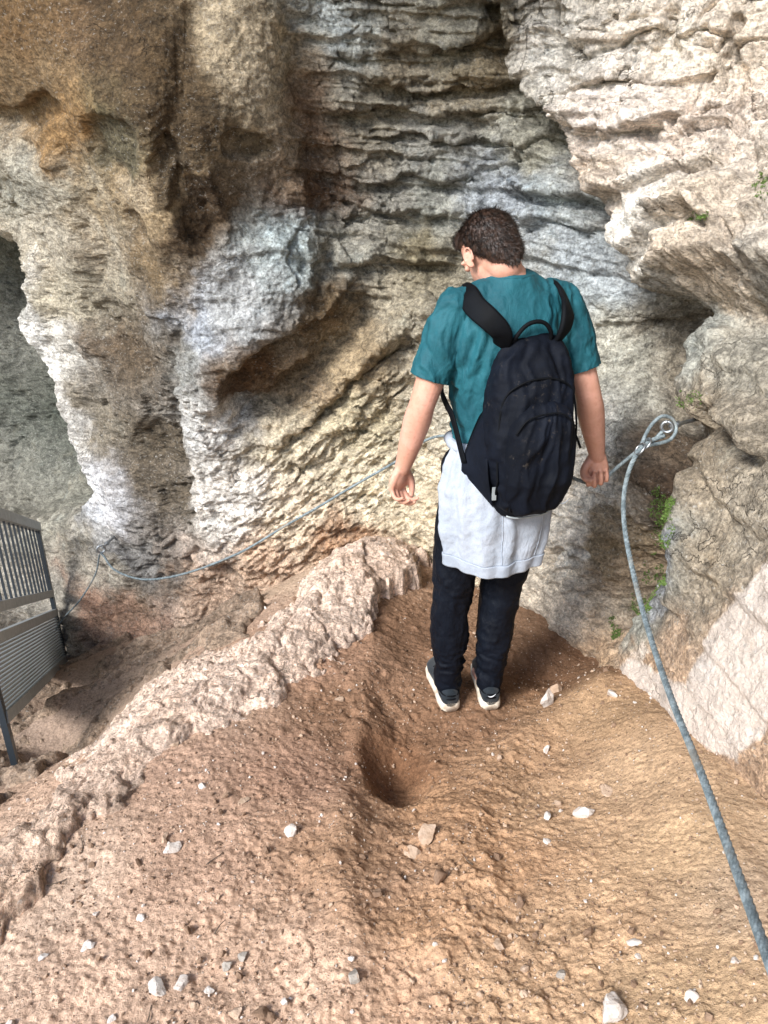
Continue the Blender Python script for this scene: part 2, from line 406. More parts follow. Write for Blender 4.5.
STR = (np.linalg.norm(_du, axis=2)/(np.abs(_du0)+1e-9)).ravel(); ATT = 1/(1+(np.maximum(STR-1.35, 0)*1.1)**2)
# --- bedding: every bed bulges towards its lower edge then cuts back
tilt = PA[:, 2]+.10*PA[:, 0]+fbm(PA, 1.1, 4, 71)*.10
def beds(freq, seed):
    u = tilt*freq+fbm(PA, (3, 3, 1.5), 4, seed)*.55; k = np.floor(u); f = u-k
    rnd = (np.sin(k*12.9898+seed)*43758.5453) % 1
    return (np.minimum((1-f)*1.0, f*7)) * (.35+.9*rnd)
lat = sstep(-.2, .45, fbm(PA, (1.6, 1.6, 3.2), 3, 83)+.1)
off += M_strata*(beds(7.5, 3)*.058+beds(19, 9)*.030*lat+beds(38, 29)*.012)
off += M_block*(beds(4.0, 13)*.030+beds(14, 19)*.008*lat)
off += (1-M_strata)*(1-M_block)*(1-M_smooth)*(1-M_rough)*beds(6, 23)*.03
# --- blocks and facets
Wp = PA+np.c_[fbm(PA, 4, 4, 31), fbm(PA, 4, 4, 32), fbm(PA, 4, 4, 33)]*.09
wA = np.clip(M_block+.22*M_strata+.15*M_rough, 0, 1)*CALM*ATT
hA, eA = facet(Wp, (2.6, 2.6, 4.4), 4, 1.3)
off += wA*(hA*(.13-.05*M_block)-.030*np.exp(-(eA/.05)**2))
wB = np.clip(.8*M_block+.45*M_strata+.8*M_rough+.55*M_scal+.10, 0, 1.1)*sstep(-.45, .2, fbm(PA, 2.5, 3, 99))*CALM*ATT
mi = np.nonzero(wB > .03)[0]; hB, eB = facet(Wp[mi]+np.c_[Wp[mi, 2], Wp[mi, 0], Wp[mi, 1]]*.15, (8, 8, 14), 8, 1.4)
off[mi] += wB[mi]*(hB*(.050-.010*M_block[mi])-.010*np.exp(-(eB/.07)**2))
# --- noise
rg = ridged(Wp, 3.6, 5, 41, .55)
off += CALM*ATT*(rg-.45)*.050*(1-.75*M_block-.72*M_smooth-.45*M_scal*(1-M_rough)-.3*M_rough)
Ps = np.c_[PA[:, 0]*.75+PA[:, 2]*.65, PA[:, 1], PA[:, 2]*.75-PA[:, 0]*.65]       # scallops run up to the right
rs = ridged(Ps+np.c_[wx, wx, wz]*.3, (5, 8, 20), 4, 43, .55)
off += M_scal*(rs-.45)*.042
wc_ = np.clip(.9*M_rough+.6*M_scal+.55*M_strata+.55*M_block+.08, 0, 1)*sstep(-.3, .35, fbm(PA, 5, 3, 98))*CALM*ATT; mi = np.nonzero(wc_ > .03)[0]
hC, eC = facet(Wp[mi], (21, 21, 32), 12, 1.4); off[mi] += wc_[mi]*hC*.020
off += fbm(PA, 14, 4, 2, .6)*.016*(1-.3*M_smooth)*(.4+.6*CALM)
off += fbm(PA, 52, 3, 6, .6)*.0065
P1 = PA+N1*off[:, None]

# --- colour zones: stains, mineral bands and the cavity's painted shade, in the wall's own chart
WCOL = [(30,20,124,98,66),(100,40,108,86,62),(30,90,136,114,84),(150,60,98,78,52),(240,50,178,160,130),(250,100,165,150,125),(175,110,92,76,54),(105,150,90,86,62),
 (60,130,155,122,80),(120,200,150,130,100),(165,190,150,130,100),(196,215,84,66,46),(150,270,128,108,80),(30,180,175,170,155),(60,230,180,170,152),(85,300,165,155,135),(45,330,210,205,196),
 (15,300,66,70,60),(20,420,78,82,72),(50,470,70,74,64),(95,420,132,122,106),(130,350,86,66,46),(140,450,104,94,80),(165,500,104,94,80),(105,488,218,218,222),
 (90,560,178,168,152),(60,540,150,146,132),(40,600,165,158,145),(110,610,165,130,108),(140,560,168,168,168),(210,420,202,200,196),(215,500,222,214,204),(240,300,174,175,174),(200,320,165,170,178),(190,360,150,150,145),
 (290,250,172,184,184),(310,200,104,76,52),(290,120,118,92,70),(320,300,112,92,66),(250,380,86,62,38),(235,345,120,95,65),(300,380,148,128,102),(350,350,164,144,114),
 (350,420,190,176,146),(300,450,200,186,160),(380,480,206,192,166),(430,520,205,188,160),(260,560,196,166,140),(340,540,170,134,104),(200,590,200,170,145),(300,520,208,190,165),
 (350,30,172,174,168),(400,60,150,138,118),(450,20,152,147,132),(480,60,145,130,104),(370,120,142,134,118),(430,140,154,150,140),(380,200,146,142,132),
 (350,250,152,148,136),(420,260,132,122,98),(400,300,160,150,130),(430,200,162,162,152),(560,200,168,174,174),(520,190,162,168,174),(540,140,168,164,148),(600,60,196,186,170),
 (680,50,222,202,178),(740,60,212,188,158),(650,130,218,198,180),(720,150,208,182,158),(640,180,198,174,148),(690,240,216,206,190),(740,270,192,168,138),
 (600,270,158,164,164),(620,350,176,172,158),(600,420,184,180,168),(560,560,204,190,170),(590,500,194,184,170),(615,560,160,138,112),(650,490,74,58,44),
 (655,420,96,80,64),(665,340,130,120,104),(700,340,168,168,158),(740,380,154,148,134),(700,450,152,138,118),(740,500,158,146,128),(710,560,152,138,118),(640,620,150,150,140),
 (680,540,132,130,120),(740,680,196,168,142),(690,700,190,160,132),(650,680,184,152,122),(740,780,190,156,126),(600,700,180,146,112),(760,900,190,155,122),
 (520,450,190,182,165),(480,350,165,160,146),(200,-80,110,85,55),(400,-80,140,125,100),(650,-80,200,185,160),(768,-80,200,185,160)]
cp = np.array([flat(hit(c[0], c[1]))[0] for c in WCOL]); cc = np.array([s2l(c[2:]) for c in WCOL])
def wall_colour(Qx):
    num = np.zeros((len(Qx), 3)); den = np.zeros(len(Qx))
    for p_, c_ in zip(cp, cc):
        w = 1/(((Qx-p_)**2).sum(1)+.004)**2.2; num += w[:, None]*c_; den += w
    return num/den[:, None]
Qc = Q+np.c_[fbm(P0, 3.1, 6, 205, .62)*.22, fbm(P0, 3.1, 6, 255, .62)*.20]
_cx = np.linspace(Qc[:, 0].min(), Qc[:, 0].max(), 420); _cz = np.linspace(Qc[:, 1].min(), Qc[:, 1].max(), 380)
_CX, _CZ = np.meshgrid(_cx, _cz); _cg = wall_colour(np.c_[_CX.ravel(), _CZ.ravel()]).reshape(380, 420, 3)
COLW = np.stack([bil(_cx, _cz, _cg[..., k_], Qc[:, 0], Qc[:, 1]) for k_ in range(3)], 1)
def patch(l, rgb, soft=.012, amt=1.0, wr=.5):
    global COLW
    q = Q+(Qc-Q)*wr; sd = poly_sd(q, pts(l)); m = sstep(-soft, soft, sd)*amt
    COLW = COLW*(1-m[:, None])+m[:, None]*s2l(rgb)
patch([(118,270),(165,290),(186,380),(190,500),(182,600),(110,620),(122,520),(116,420),(105,350)], (94,82,66), .07, .65, .9)
patch([(215,-30),(262,-30),(275,60),(300,140),(292,205),(262,150),(235,100),(205,70)], (190,174,150), .06, .4, .9)
patch([(110,-30),(195,-30),(196,70),(225,140),(170,140),(120,120),(95,80)], (82,66,46), .06, .6, .9)
# smooth dark patches on the hanging mass
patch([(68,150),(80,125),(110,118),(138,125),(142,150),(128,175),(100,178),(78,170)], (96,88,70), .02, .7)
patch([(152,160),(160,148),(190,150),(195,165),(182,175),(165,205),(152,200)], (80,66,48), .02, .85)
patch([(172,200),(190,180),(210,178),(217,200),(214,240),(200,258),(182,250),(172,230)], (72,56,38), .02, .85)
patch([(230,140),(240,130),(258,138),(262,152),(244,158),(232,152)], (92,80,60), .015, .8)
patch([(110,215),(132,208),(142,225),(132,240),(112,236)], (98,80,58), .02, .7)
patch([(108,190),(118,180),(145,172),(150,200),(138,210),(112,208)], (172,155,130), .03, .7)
# chalky scar on the lower right boulder, crisp torn edge
patch([(628,690),(640,660),(700,690),(712,640),(730,612),(768,570),(860,520),(860,640),(768,735),(740,748),(738,762),(706,745),(680,760),(660,725)], (222,207,194), .008, .9, .35)
patch([(640,655),(650,640),(655,655),(648,668)], (214,198,182), .008, .8, .3)
CHALK = sstep(-.01, .02, poly_sd(Q+(Qc-Q)*.35, pts([(628,690),(640,660),(700,690),(712,640),(730,612),(768,570),(860,520),(860,640),(768,735),(740,748),(738,762),(706,745),(680,760),(660,725)])))
# pale blue-white calcite streaks
patch([(290,200),(312,225),(290,300),(245,340),(215,372),(190,360),(205,300),(240,245)], (172,175,178), .07, .2, .9)
patch([(196,400),(222,395),(238,470),(240,560),(205,570),(195,500)], (216,208,198), .05, .35, .9)
patch([(50,240),(60,300),(72,380),(108,470),(112,500),(98,498),(62,430),(45,350)], (224,220,214), .02, .55, .5)
patch([(128,545),(165,545),(160,590),(135,590)], (170,168,164), .04, .3, .8)
patch([(545,430),(600,400),(622,440),(600,520),(592,560),(560,580),(555,500)], (216,208,196), .03, .55, .7)
patch([(664,530),(685,520),(688,550),(672,590),(650,620),(640,600)], (140,146,156), .03, .6, .8)
patch([(598,505),(612,500),(622,540),(610,560),(604,580),(592,560)], (134,116,90), .012, .8, .4)
patch([(320,0),(345,5),(338,40),(318,60)], (186,194,196), .02, .6, .6)
patch([(0,0),(95,0),(85,50),(60,85),(20,95),(-60,80),(-60,0)], (128,100,68), .08, .3, .9)
patch([(540,228),(600,240),(650,265),(640,290),(560,280)], (156,162,168), .05, .5, .9)
streak = sstep(.05, .5, fbm(P0, (7, 7, 1.0), 4, 301)); COLW *= (1-.22*streak*(1-M_block))[:, None]
COLW *= (1+.22*M_block+.15*M_scal)[:, None]
patch([(-260,215),(-60,225),(14,238),(28,250),(40,300),(50,370),(68,430),(80,480),(60,515),(-60,525),(-260,540)], (88,92,82), .03, .5, .6)  # olive-grey cavity rock, with the recess's shade darkened into its colour
_g = COLW.mean(1)[:, None]; _m = (.06+.34*M_block)[:, None]; COLW = COLW*(1-_m)+_g*_m
GAIN_W = 1.0
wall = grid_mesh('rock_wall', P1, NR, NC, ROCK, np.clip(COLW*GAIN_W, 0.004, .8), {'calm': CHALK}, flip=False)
tag(wall, kind='structure')
# ------------------------------------------------------------------ trodden earth
def earth_mat():
    t = NT('trodden_earth'); p = t.pos(); base = t.attr('Col')
    n1 = t.noise(p, 4.5, 8, .66, .3); n2 = t.noise(p, 26, 8, .7, .2); n3 = t.noise(p, 120, 5, .7)
    v = t.math('MULTIPLY', t.rng(n1, .3, .7, .84, 1.15), t.rng(n2, .32, .68, .84, 1.14)); v = t.math('MULTIPLY', v, t.rng(n3, .3, .7, .70, 1.26))
    cmb = t.n('ShaderNodeCombineColor'); [t.l(v, cmb.inputs[k]) for k in range(3)]
    c = t.mix(1.0, base, cmb.outputs[0], 'MULTIPLY')
    g = t.voro(p, 95, 'F1', 'Distance'); gc = t.voro(p, 95, 'F1', 'Color')
    sp = t.n('ShaderNodeSeparateColor'); t.l(gc, sp.inputs[0])
    grit = t.math('MULTIPLY', t.rng(g, .2, .32, 1, 0), t.rng(sp.outputs[0], .86, .9, 0, 1))
    c = t.mix(t.math('MULTIPLY', grit, .75), c, (.50, .40, .32))
    gr2 = t.math('MULTIPLY', t.rng(g, .22, .34, 1, 0), t.rng(sp.outputs[1], .86, .9, 0, 1))
    c = t.mix(t.math('MULTIPLY', gr2, .7), c, (.07, .045, .03))
    h = t.math('ADD', t.math('MULTIPLY', n2, .8), t.math('MULTIPLY', n3, .5)); h = t.math('ADD', h, t.math('MULTIPLY', t.noise(p, 330, 3, .6), .22)); h = t.math('ADD', h, t.math('MULTIPLY', grit, .25)); h = t.math('ADD', h, t.math('MULTIPLY', t.voro(p, 60, 'SMOOTH_F1'), -.5))
    return t.done(c, .95, t.bump(h, .95, .010), spec=.12)
EARTH = earth_mat()
GCTRL = [(384,1024,.28),(0,1024,.24),(768,1024,.44),(384,900,.22),(200,850,.2),(60,900,.2),(0,960,.2),(560,900,.25),(700,900,.33),(768,900,.37),(640,800,.21),(700,800,.28),(768,800,.34),
 (550,800,.13),(640,720,.18),(560,740,.06),(590,690,.05),(465,695,0),(430,670,0.01),(540,680,-.05),(560,630,-.05),(500,600,-.06),(430,600,-.03),(440,760,.03),
 (300,800,.15),(250,720,.12),(330,690,.07),(380,640,.03),(150,760,.15),(60,820,.16),(200,690,.12),(290,640,.1),(350,600,.06),(470,570,-.1),
 (0,760,-.5),(60,700,-.62),(120,670,-.72),(170,640,-.62),(230,610,-.35),(300,575,-.12),(380,550,-.08),(0,700,-.85),(100,650,-.95)]
gp = np.array([at_z(*c) for c in GCTRL]); gp = np.vstack([gp, [(0, .2, .3), (-1, .2, .26), (1, .2, .5), (0, -1.5, .35), (-1.5, -1.2, .1), (1.2, -1.2, .5), (-2.6, 1.5, -.8), (-3, -.8, -.9), (-2.6, 3.2, -1.5), (-3.5, 5, -2.2), (-2.1, 4.2, -1.45), (-1.7, 3.2, -1.05), (-1.5, 2.6, -.65), (-1, 4.6, -1.2),(.6,3.6,-.15),(1.3,2.4,.2)]])
_gt = TPS(gp[:, :2], gp[:, 2], 2e-3)
_ax = np.linspace(-4.6, 2.2, 220); _ay = np.linspace(-2.4, 6.2, 260); _AX, _AY = np.meshgrid(_ax, _ay)
_GB = _gt(np.c_[_AX.ravel(), _AY.ravel()]).reshape(_AX.shape)
def g0(x, y): return bil(_ax, _ay, _GB, np.asarray(x, float), np.asarray(y, float))
def gpt(px, py):
    d = ray(px, py); ts = np.linspace(.5, 8, 1200); P = CAM+ts[:, None]*d; k = np.argmax(P[:, 2] < g0(P[:, 0], P[:, 1])); return P[k]
def gl(l): return np.array([gpt(*q)[:2] for q in l])
def ground_height(X, Y, fine=True):
    Pq = np.c_[X, Y, np.zeros(len(X))]
    z = g0(X, Y)
    W = np.c_[X, Y]+np.c_[fbm(Pq, 3, 4, 401), fbm(Pq, 3, 4, 402)]*.06
    # hollow scuffed into the path
    def pit(px, py, rx, ry, a, p=2.0):
        c = gpt(px, py)[:2]; e = np.sqrt(((W[:, 0]-c[0])/rx)**2+((W[:, 1]-c[1])/ry)**2); return -a*np.exp(-e**p)
    z += pit(392, 772, .11, .17, .11, 2.6)+pit(425, 720, .14, .2, .03)+pit(548, 672, .16, .12, .07)+pit(600, 640, .16, .2, .08)+pit(380, 700, .08, .15, .03)
    d, sd, run = seg_dist(W, gl([(330,1010),(350,940),(340,880),(352,820),(372,740),(362,690),(380,640)])); z += .035*np.exp(-(d/.07)**2)
    d, sd, run = seg_dist(W, gl([(440,940),(470,880),(455,820),(500,760),(560,720),(600,690)])); z += .03*np.exp(-(d/.08)**2)
    d, sd, run = seg_dist(W, gl([(350,730),(368,790),(395,812),(430,800)])); z += .025*np.exp(-(d/.03)**2)
    d, sd, run = seg_dist(W, gl([(600,680),(680,780),(740,900),(768,1010)])); z += .04*np.exp(-(d/.12)**2)
    z += fbm(Pq, 1.6, 4, 411)*.045
    if not fine: return z
    cen = np.exp(-((X-.15)/.55)**2)
    z1_ = z.copy()
    z += (ridged(Pq+np.c_[W-np.c_[X, Y], np.zeros(len(X))], 6, 4, 421, .55)-.45)*.006
    f1, f2, idv = worley(Pq, (16, 16, 1), 14); k = np.clip(idv-.55, 0, 1)*2.2
    z += k*.014*sstep(.55, .1, f1)*(.35+cen)
    f1, f2, idv = worley(Pq+3, (38, 38, 1), 15); z += np.clip(idv-.45, 0, 1)*1.8*.008*sstep(.6, .1, f1)
    h_, e_ = facet(Pq+np.c_[W-np.c_[X, Y], X*0]*.3+fbm(Pq, 20, 3, 77)[:, None]*.012, (26, 26, 1), 16, 1.5); z += h_*.009*(.25+.9*cen)*sstep(-.3, .3, fbm(Pq, 3, 3, 78)+.1)
    h_, e_ = facet(Pq+fbm(Pq, 50, 3, 79)[:, None]*.006, (70, 70, 1), 17, 1.5); z += h_*.0042
    z += fbm(Pq, 12, 4, 431, .6)*.004*(1+1.6*cen)+fbm(Pq, 60, 3, 441, .6)*.0042
    return z1_+(z-z1_)*(.85-.40*sstep(.35, .75, X)-.25*sstep(-.1, -.5, X)*sstep(-.2, .3, fbm(Pq, 2.2, 3, 88)))
GO = np.array([0.0, -.6])
th = np.concatenate([np.linspace(-40, 50, 90, endpoint=False), np.linspace(50, 140, 820, endpoint=False), np.linspace(140, 220, 80)])
lr = np.concatenate([np.linspace(math.log(.12), math.log(1.2), 60, endpoint=False), np.linspace(math.log(1.2), math.log(4.9), 760, endpoint=False), np.linspace(math.log(4.9), math.log(7.5), 50)])
TH, LR = np.meshgrid(R(1)*th, lr); TH = TH.ravel(); LR = np.exp(LR.ravel())
gx = GO[0]+LR*np.cos(TH); gy = GO[1]+LR*np.sin(TH)
gz = ground_height(gx, gy)
PG = np.c_[gx, gy, gz]
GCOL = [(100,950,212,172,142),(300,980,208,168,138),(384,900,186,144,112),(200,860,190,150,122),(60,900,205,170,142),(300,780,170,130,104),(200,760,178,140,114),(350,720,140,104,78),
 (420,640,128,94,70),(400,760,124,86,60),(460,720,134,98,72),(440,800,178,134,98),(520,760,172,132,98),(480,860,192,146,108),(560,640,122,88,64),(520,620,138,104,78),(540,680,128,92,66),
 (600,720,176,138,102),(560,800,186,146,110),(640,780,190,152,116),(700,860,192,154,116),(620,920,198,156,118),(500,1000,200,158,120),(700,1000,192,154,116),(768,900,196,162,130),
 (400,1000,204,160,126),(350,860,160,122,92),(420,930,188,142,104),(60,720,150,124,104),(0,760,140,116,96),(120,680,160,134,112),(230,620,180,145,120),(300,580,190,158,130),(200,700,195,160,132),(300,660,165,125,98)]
cgp = np.array([gpt(c[0], c[1])[:2] for c in GCOL]); cgc = np.array([s2l(c[2:]) for c in GCOL])
Wc = PG[:, :2]+np.c_[fbm(PG, 3, 5, 501, .6), fbm(PG, 3, 5, 502, .6)]*.12
num = np.zeros((len(PG), 3)); den = np.zeros(len(PG))
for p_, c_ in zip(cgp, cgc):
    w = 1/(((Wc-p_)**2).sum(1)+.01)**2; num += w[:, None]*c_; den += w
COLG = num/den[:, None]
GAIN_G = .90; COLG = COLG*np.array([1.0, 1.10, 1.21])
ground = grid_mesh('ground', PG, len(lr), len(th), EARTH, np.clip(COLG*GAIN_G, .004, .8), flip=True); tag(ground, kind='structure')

# ------------------------------------------------------------------ pale sandstone ledge along the drop
def ledge():
    out = gl([(-60,900),(0,846),(60,782),(120,722),(150,690),(200,660),(240,640),(290,600),(330,566),(375,548),(425,552),(428,572),(405,590),(382,618),(352,655),(318,676),(275,704),(225,736),(172,768),(118,802),(76,846),(40,900),(-20,960),(-80,1000)])
    lo = out.min(0)-.15; hi = out.max(0)+.15; nx, ny = 460, 540
    X, Y = np.meshgrid(np.linspace(lo[0], hi[0], nx), np.linspace(lo[1], hi[1], ny)); X = X.ravel(); Y = Y.ravel()
    P = np.c_[X, Y, np.zeros(len(X))]; W = np.c_[X, Y]+np.c_[fbm(P, 6, 5, 601, .65), fbm(P, 6, 5, 602, .65)]*.17
    sd = poly_sd(W, out); gh = ground_height(X, Y, False)
    end = gpt(400, 585)[:2]; far = np.exp(-(((P[:, :2]-end)**2).sum(1)/.45**2))
    rise = (.035+.085*far)*sstep(-.02, .06-.02*far, sd)+.025*sstep(.0, .22, sd)
    z = gh-.012+rise-.16*sstep(.02, -.07, sd)
    z += (ridged(np.c_[W, X*0], 4, 5, 611, .5)-.5)*.024*sstep(-.02, .06, sd)
    z += fbm(P, 9, 4, 621, .55)*.026*sstep(-.05, .05, sd)
    f1, f2, idv = worley(np.c_[W, X*0], (9, 9, 1), 21); z += (idv-.5)*.008*sstep(.0, .08, f2-f1)
    hL, eL = facet(P+fbm(P, 8, 3, 55)[:, None]*.03, (6, 6, 1), 22, 1.6); z += (hL*.015-.010*np.exp(-(eL/.06)**2))*sstep(-.03, .05, sd); hL, eL = facet(P, (19, 19, 1), 23, 1.5); z += hL*.006
    z += fbm(P, 42, 3, 622, .6)*.006
    Pz = np.c_[X, Y, z]
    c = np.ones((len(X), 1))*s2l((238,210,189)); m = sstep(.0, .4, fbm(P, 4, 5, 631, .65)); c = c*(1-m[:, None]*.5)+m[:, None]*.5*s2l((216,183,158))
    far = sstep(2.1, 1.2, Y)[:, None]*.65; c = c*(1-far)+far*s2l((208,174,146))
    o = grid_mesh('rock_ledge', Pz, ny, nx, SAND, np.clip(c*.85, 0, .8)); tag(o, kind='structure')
ledge()
# darker steps of bedrock going down on the left
def lower_rock():
    nx, ny = 380, 380
    X, Y = np.meshgrid(np.linspace(-3.4, -.35, nx), np.linspace(1.5, 4.9, ny)); X = X.ravel(); Y = Y.ravel(); P = np.c_[X, Y, X*0]
    W = P+np.c_[fbm(P, 2.5, 4, 701), fbm(P, 2.5, 4, 702), X*0]*.16
    msk = sstep(-.02, .10, poly_sd(W[:, :2], gl([(-300,690),(0,690),(60,655),(130,636),(200,622),(275,592),(262,632),(190,668),(120,712),(60,768),(0,830),(-300,960)])))
    h = g0(X, Y)-.25+.22*msk
    u = (W[:, 1]*.9-W[:, 0]*.35)*3.2; k = np.floor(u); f = u-k
    h += msk*(.10*sstep(0, .25, f)*(1-f)+fbm(P, 2.4, 4, 711)*.08+(ridged(W, 3.5, 5, 712)-.5)*.09)
    h += fbm(P, 11, 4, 713, .6)*.03+fbm(P, 40, 3, 714)*.008
    c = np.ones((len(X), 1))*s2l((160,138,118)); m = sstep(-.1, .4, fbm(P, 3, 5, 731, .65)); c = c*(1-m[:, None]*.7)+m[:, None]*.7*s2l((204,180,158))
    o = grid_mesh('bedrock_steps', np.c_[X, Y, h], ny, nx, SAND, np.clip(c*.80, 0, .8)); tag(o, kind='structure')
lower_rock()
# valley floor far below, outside the cave mouth
tv = NT('valley_grass'); tp = tv.pos(); vm = tv.done(tv.mix(tv.noise(tp, .2, 6), (.05, .07, .03), (.14, .13, .07)), .95)
n_ = 40; X, Y = np.meshgrid(np.linspace(-220, 220, n_), np.linspace(-220, 220, n_)); Pv = np.c_[X.ravel(), Y.ravel(), -3.4-fbm(np.c_[X.ravel(), Y.ravel(), X.ravel()*0], .01, 3, 3)**2*6]
o = grid_mesh('terrain', Pv, n_, n_, vm); tag(o, kind='structure')
# ------------------------------------------------------------------ small helpers for objects
def empty(name, loc=(0, 0, 0), rot=0):
    o = bpy.data.objects.new(name, None); C.objects.link(o); o.location = loc; o.rotation_euler = (0, 0, rot); o.empty_display_size = .1; return o
def mobj(name, V, Fc, mat, parent=None, smooth=True, sub=0):
    me = bpy.data.meshes.new(name); V = np.asarray(V, float)
    if parent is not None: V = V-np.array(parent['_o']) if '_o' in parent else V
    me.from_pydata([tuple(v) for v in V], [], [tuple(int(i) for i in f) for f in Fc]); me.update()
    me.polygons.foreach_set('use_smooth', [smooth]*len(me.polygons)); me.materials.append(mat)
    o = bpy.data.objects.new(name, me); C.objects.link(o)
    if parent is not None: o.parent = parent
    if sub:
        m = o.modifiers.new('s', 'SUBSURF'); m.levels = m.render_levels = sub
    return o
def root(name, loc, label, cat, group=None):
    o = empty(name, tuple(loc)); o['_o'] = [float(v) for v in loc]; tag(o, label, cat, group); return o
class MB:
    def __init__(s): s.v = []; s.f = []
    def add(s, V, Fc):
        n = len(s.v); s.v += [tuple(map(float, v)) for v in V]; s.f += [tuple(int(i)+n for i in f) for f in Fc]; return s
    def build(s, name, mat, parent=None, smooth=True, sub=0): return mobj(name, s.v, s.f, mat, parent, smooth, sub)
def catmull(P, n=8):
    P = np.asarray(P, float); Q = np.vstack([2*P[0]-P[1], P, 2*P[-1]-P[-2]]); out = []
    for i in range(1, len(Q)-2):
        p0, p1, p2, p3 = Q[i-1:i+3]
        for t in np.linspace(0, 1, n, endpoint=False):
            out.append(.5*((2*p1)+(-p0+p2)*t+(2*p0-5*p1+4*p2-p3)*t*t+(-p0+3*p1-3*p2+p3)*t**3))
    out.append(P[-1]); return np.array(out)
def resample(P, step):
    L = np.r_[0, np.cumsum(np.linalg.norm(np.diff(P, axis=0), axis=1))]; n = max(2, int(L[-1]/step)+1); s = np.linspace(0, L[-1], n)
    return np.stack([np.interp(s, L, P[:, k]) for k in range(P.shape[1])], 1), s
def frames(P, up=None):
    T = np.gradient(P, axis=0); T /= np.linalg.norm(T, axis=1)[:, None]+1e-12
    n = np.array([0, 0, 1.0]) if up is None else np.asarray(up, float)
    if abs(T[0]@n)/np.linalg.norm(n) > .95: n = np.array([1.0, 0, 0])
    N = []
    for t in T:
        n = n-t*(n@t); n /= np.linalg.norm(n); N.append(n)
    N = np.array(N); return T, N, np.cross(T, N)
def loft(P, prof, up=None, caps=True):
    """prof(i, s) -> ring of (a, b) offsets along N and B"""
    T, N, B = frames(P, up); V = []; k = None
    for i in range(len(P)):
        r = np.asarray(prof(i)); k = len(r); V += list(P[i]+r[:, :1]*N[i]+r[:, 1:]*B[i])
    Fc = [(i*k+j, i*k+(j+1) % k, (i+1)*k+(j+1) % k, (i+1)*k+j) for i in range(len(P)-1) for j in range(k)]
    if caps: Fc += [tuple(range(k))[::-1], tuple((len(P)-1)*k+j for j in range(k))]
    return np.array(V), Fc
def circ(k, r=1.0, r2=None):
    a = np.arange(k)/k*2*math.pi; return np.c_[np.cos(a)*r, np.sin(a)*(r if r2 is None else r2)]
def tube(P, r, k=10, up=None):
    c = circ(k)
    return loft(np.asarray(P, float), (lambda i: c*(r if np.isscalar(r) else r[i])), up)
def cable(P, r, pitch, lobes=6, k=48, depth=.13):
    P, s = resample(catmull(P, 14), pitch/36); a = np.arange(k)/k*2*math.pi
    def prof(i):
        rr = r*(1-depth+depth*np.abs(np.cos(lobes/2*(a-2*math.pi*s[i]/pitch)))**.7)
        return np.c_[np.cos(a)*rr, np.sin(a)*rr]
    return loft(P, prof)
def box(c, ax, ay, az):
    c = np.asarray(c, float); ax, ay, az = (np.asarray(q, float) for q in (ax, ay, az))
    V = [c+i*ax+j*ay+k*az for i in (-1, 1) for j in (-1, 1) for k in (-1, 1)]
    return V, [(0, 1, 3, 2), (4, 6, 7, 5), (0, 4, 5, 1), (2, 3, 7, 6), (0, 2, 6, 4), (1, 5, 7, 3)]
def bar(a, b, w, h, up=(0, 0, 1)):
    a = np.asarray(a, float); b = np.asarray(b, float); d = b-a; L = np.linalg.norm(d); d /= L
    s = np.cross(d, up); s /= np.linalg.norm(s); u = np.cross(s, d); return box((a+b)/2, d*L/2, s*w/2, u*h/2)

# ------------------------------------------------------------------ steel and rope
def metal(name, col, rough, metal_=1.0, var=.25):
    t = NT(name); p = t.pos(); n = t.noise(p, 30, 5, .7); c = t.mix(t.rng(n, .35, .7, 0, var), col, tuple(v*.45 for v in col))
    return t.done(c, t.rng(n, .3, .7, rough-.08, rough+.12), t.bump(t.noise(p, 180, 3), .15, .002), metal=metal_)
STEEL = metal('galvanised_steel', (.42, .45, .48), .42); DARKST = metal('dark_painted_steel', (.035, .045, .055), .45, .1)
GREYST = metal('grey_painted_steel', (.30, .33, .34), .55, .1)
def rope_mat():
    t = NT('grey_blue_rope'); p = t.pos(); n = t.noise(p, 60, 6, .75); c = t.mix(t.rng(n, .38, .66), (.085, .11, .12), (.24, .285, .30))
    c = t.mix(t.rng(t.noise(p, 9, 4), .55, .7, 0, .5), c, (.26, .22, .17))
    return t.done(c, .62, t.bump(t.noise(p, 300, 3), .4, .002), spec=.4)
ROPE = rope_mat()
RING = at_t(667, 427, 2.44)
def eye_bolt(pos, inward, r, label, wire, k=1.0):
    rt = root('eye_bolt', pos, label, 'anchor bolt', None); inward = np.asarray(inward, float); inward /= np.linalg.norm(inward)
    a = np.linspace(0, 2*math.pi, 33)[:-1]; up = np.array([0, 0, 1.0]); sd = np.cross(inward, up); sd /= np.linalg.norm(sd)
    rp = np.array([pos+(up*math.cos(q)+(inward*.55+sd*.83)*math.sin(q))*r for q in np.linspace(0, 2*math.pi, 40)])
    v, f = tube(rp, wire, 12); MB().add(v, f).build('ring', STEEL, rt)
    s0 = pos+inward*r*.9; v, f = tube([s0, s0+inward*.06*k, s0+inward*.30*k], wire*1.15, 12); MB().add(v, f).build('shank', STEEL, rt)
    p0 = s0+inward*.035*k; v, f = loft(np.array([p0, p0+inward*.012*k]), lambda i: circ(6, wire*2.3)); MB().add(v, f).build('nut', STEEL, rt, False)
    return rt
eye_bolt(RING, (.8, .62, -.05), .017, 'steel ring bolt beside the wet gully where both cables meet', .0055)
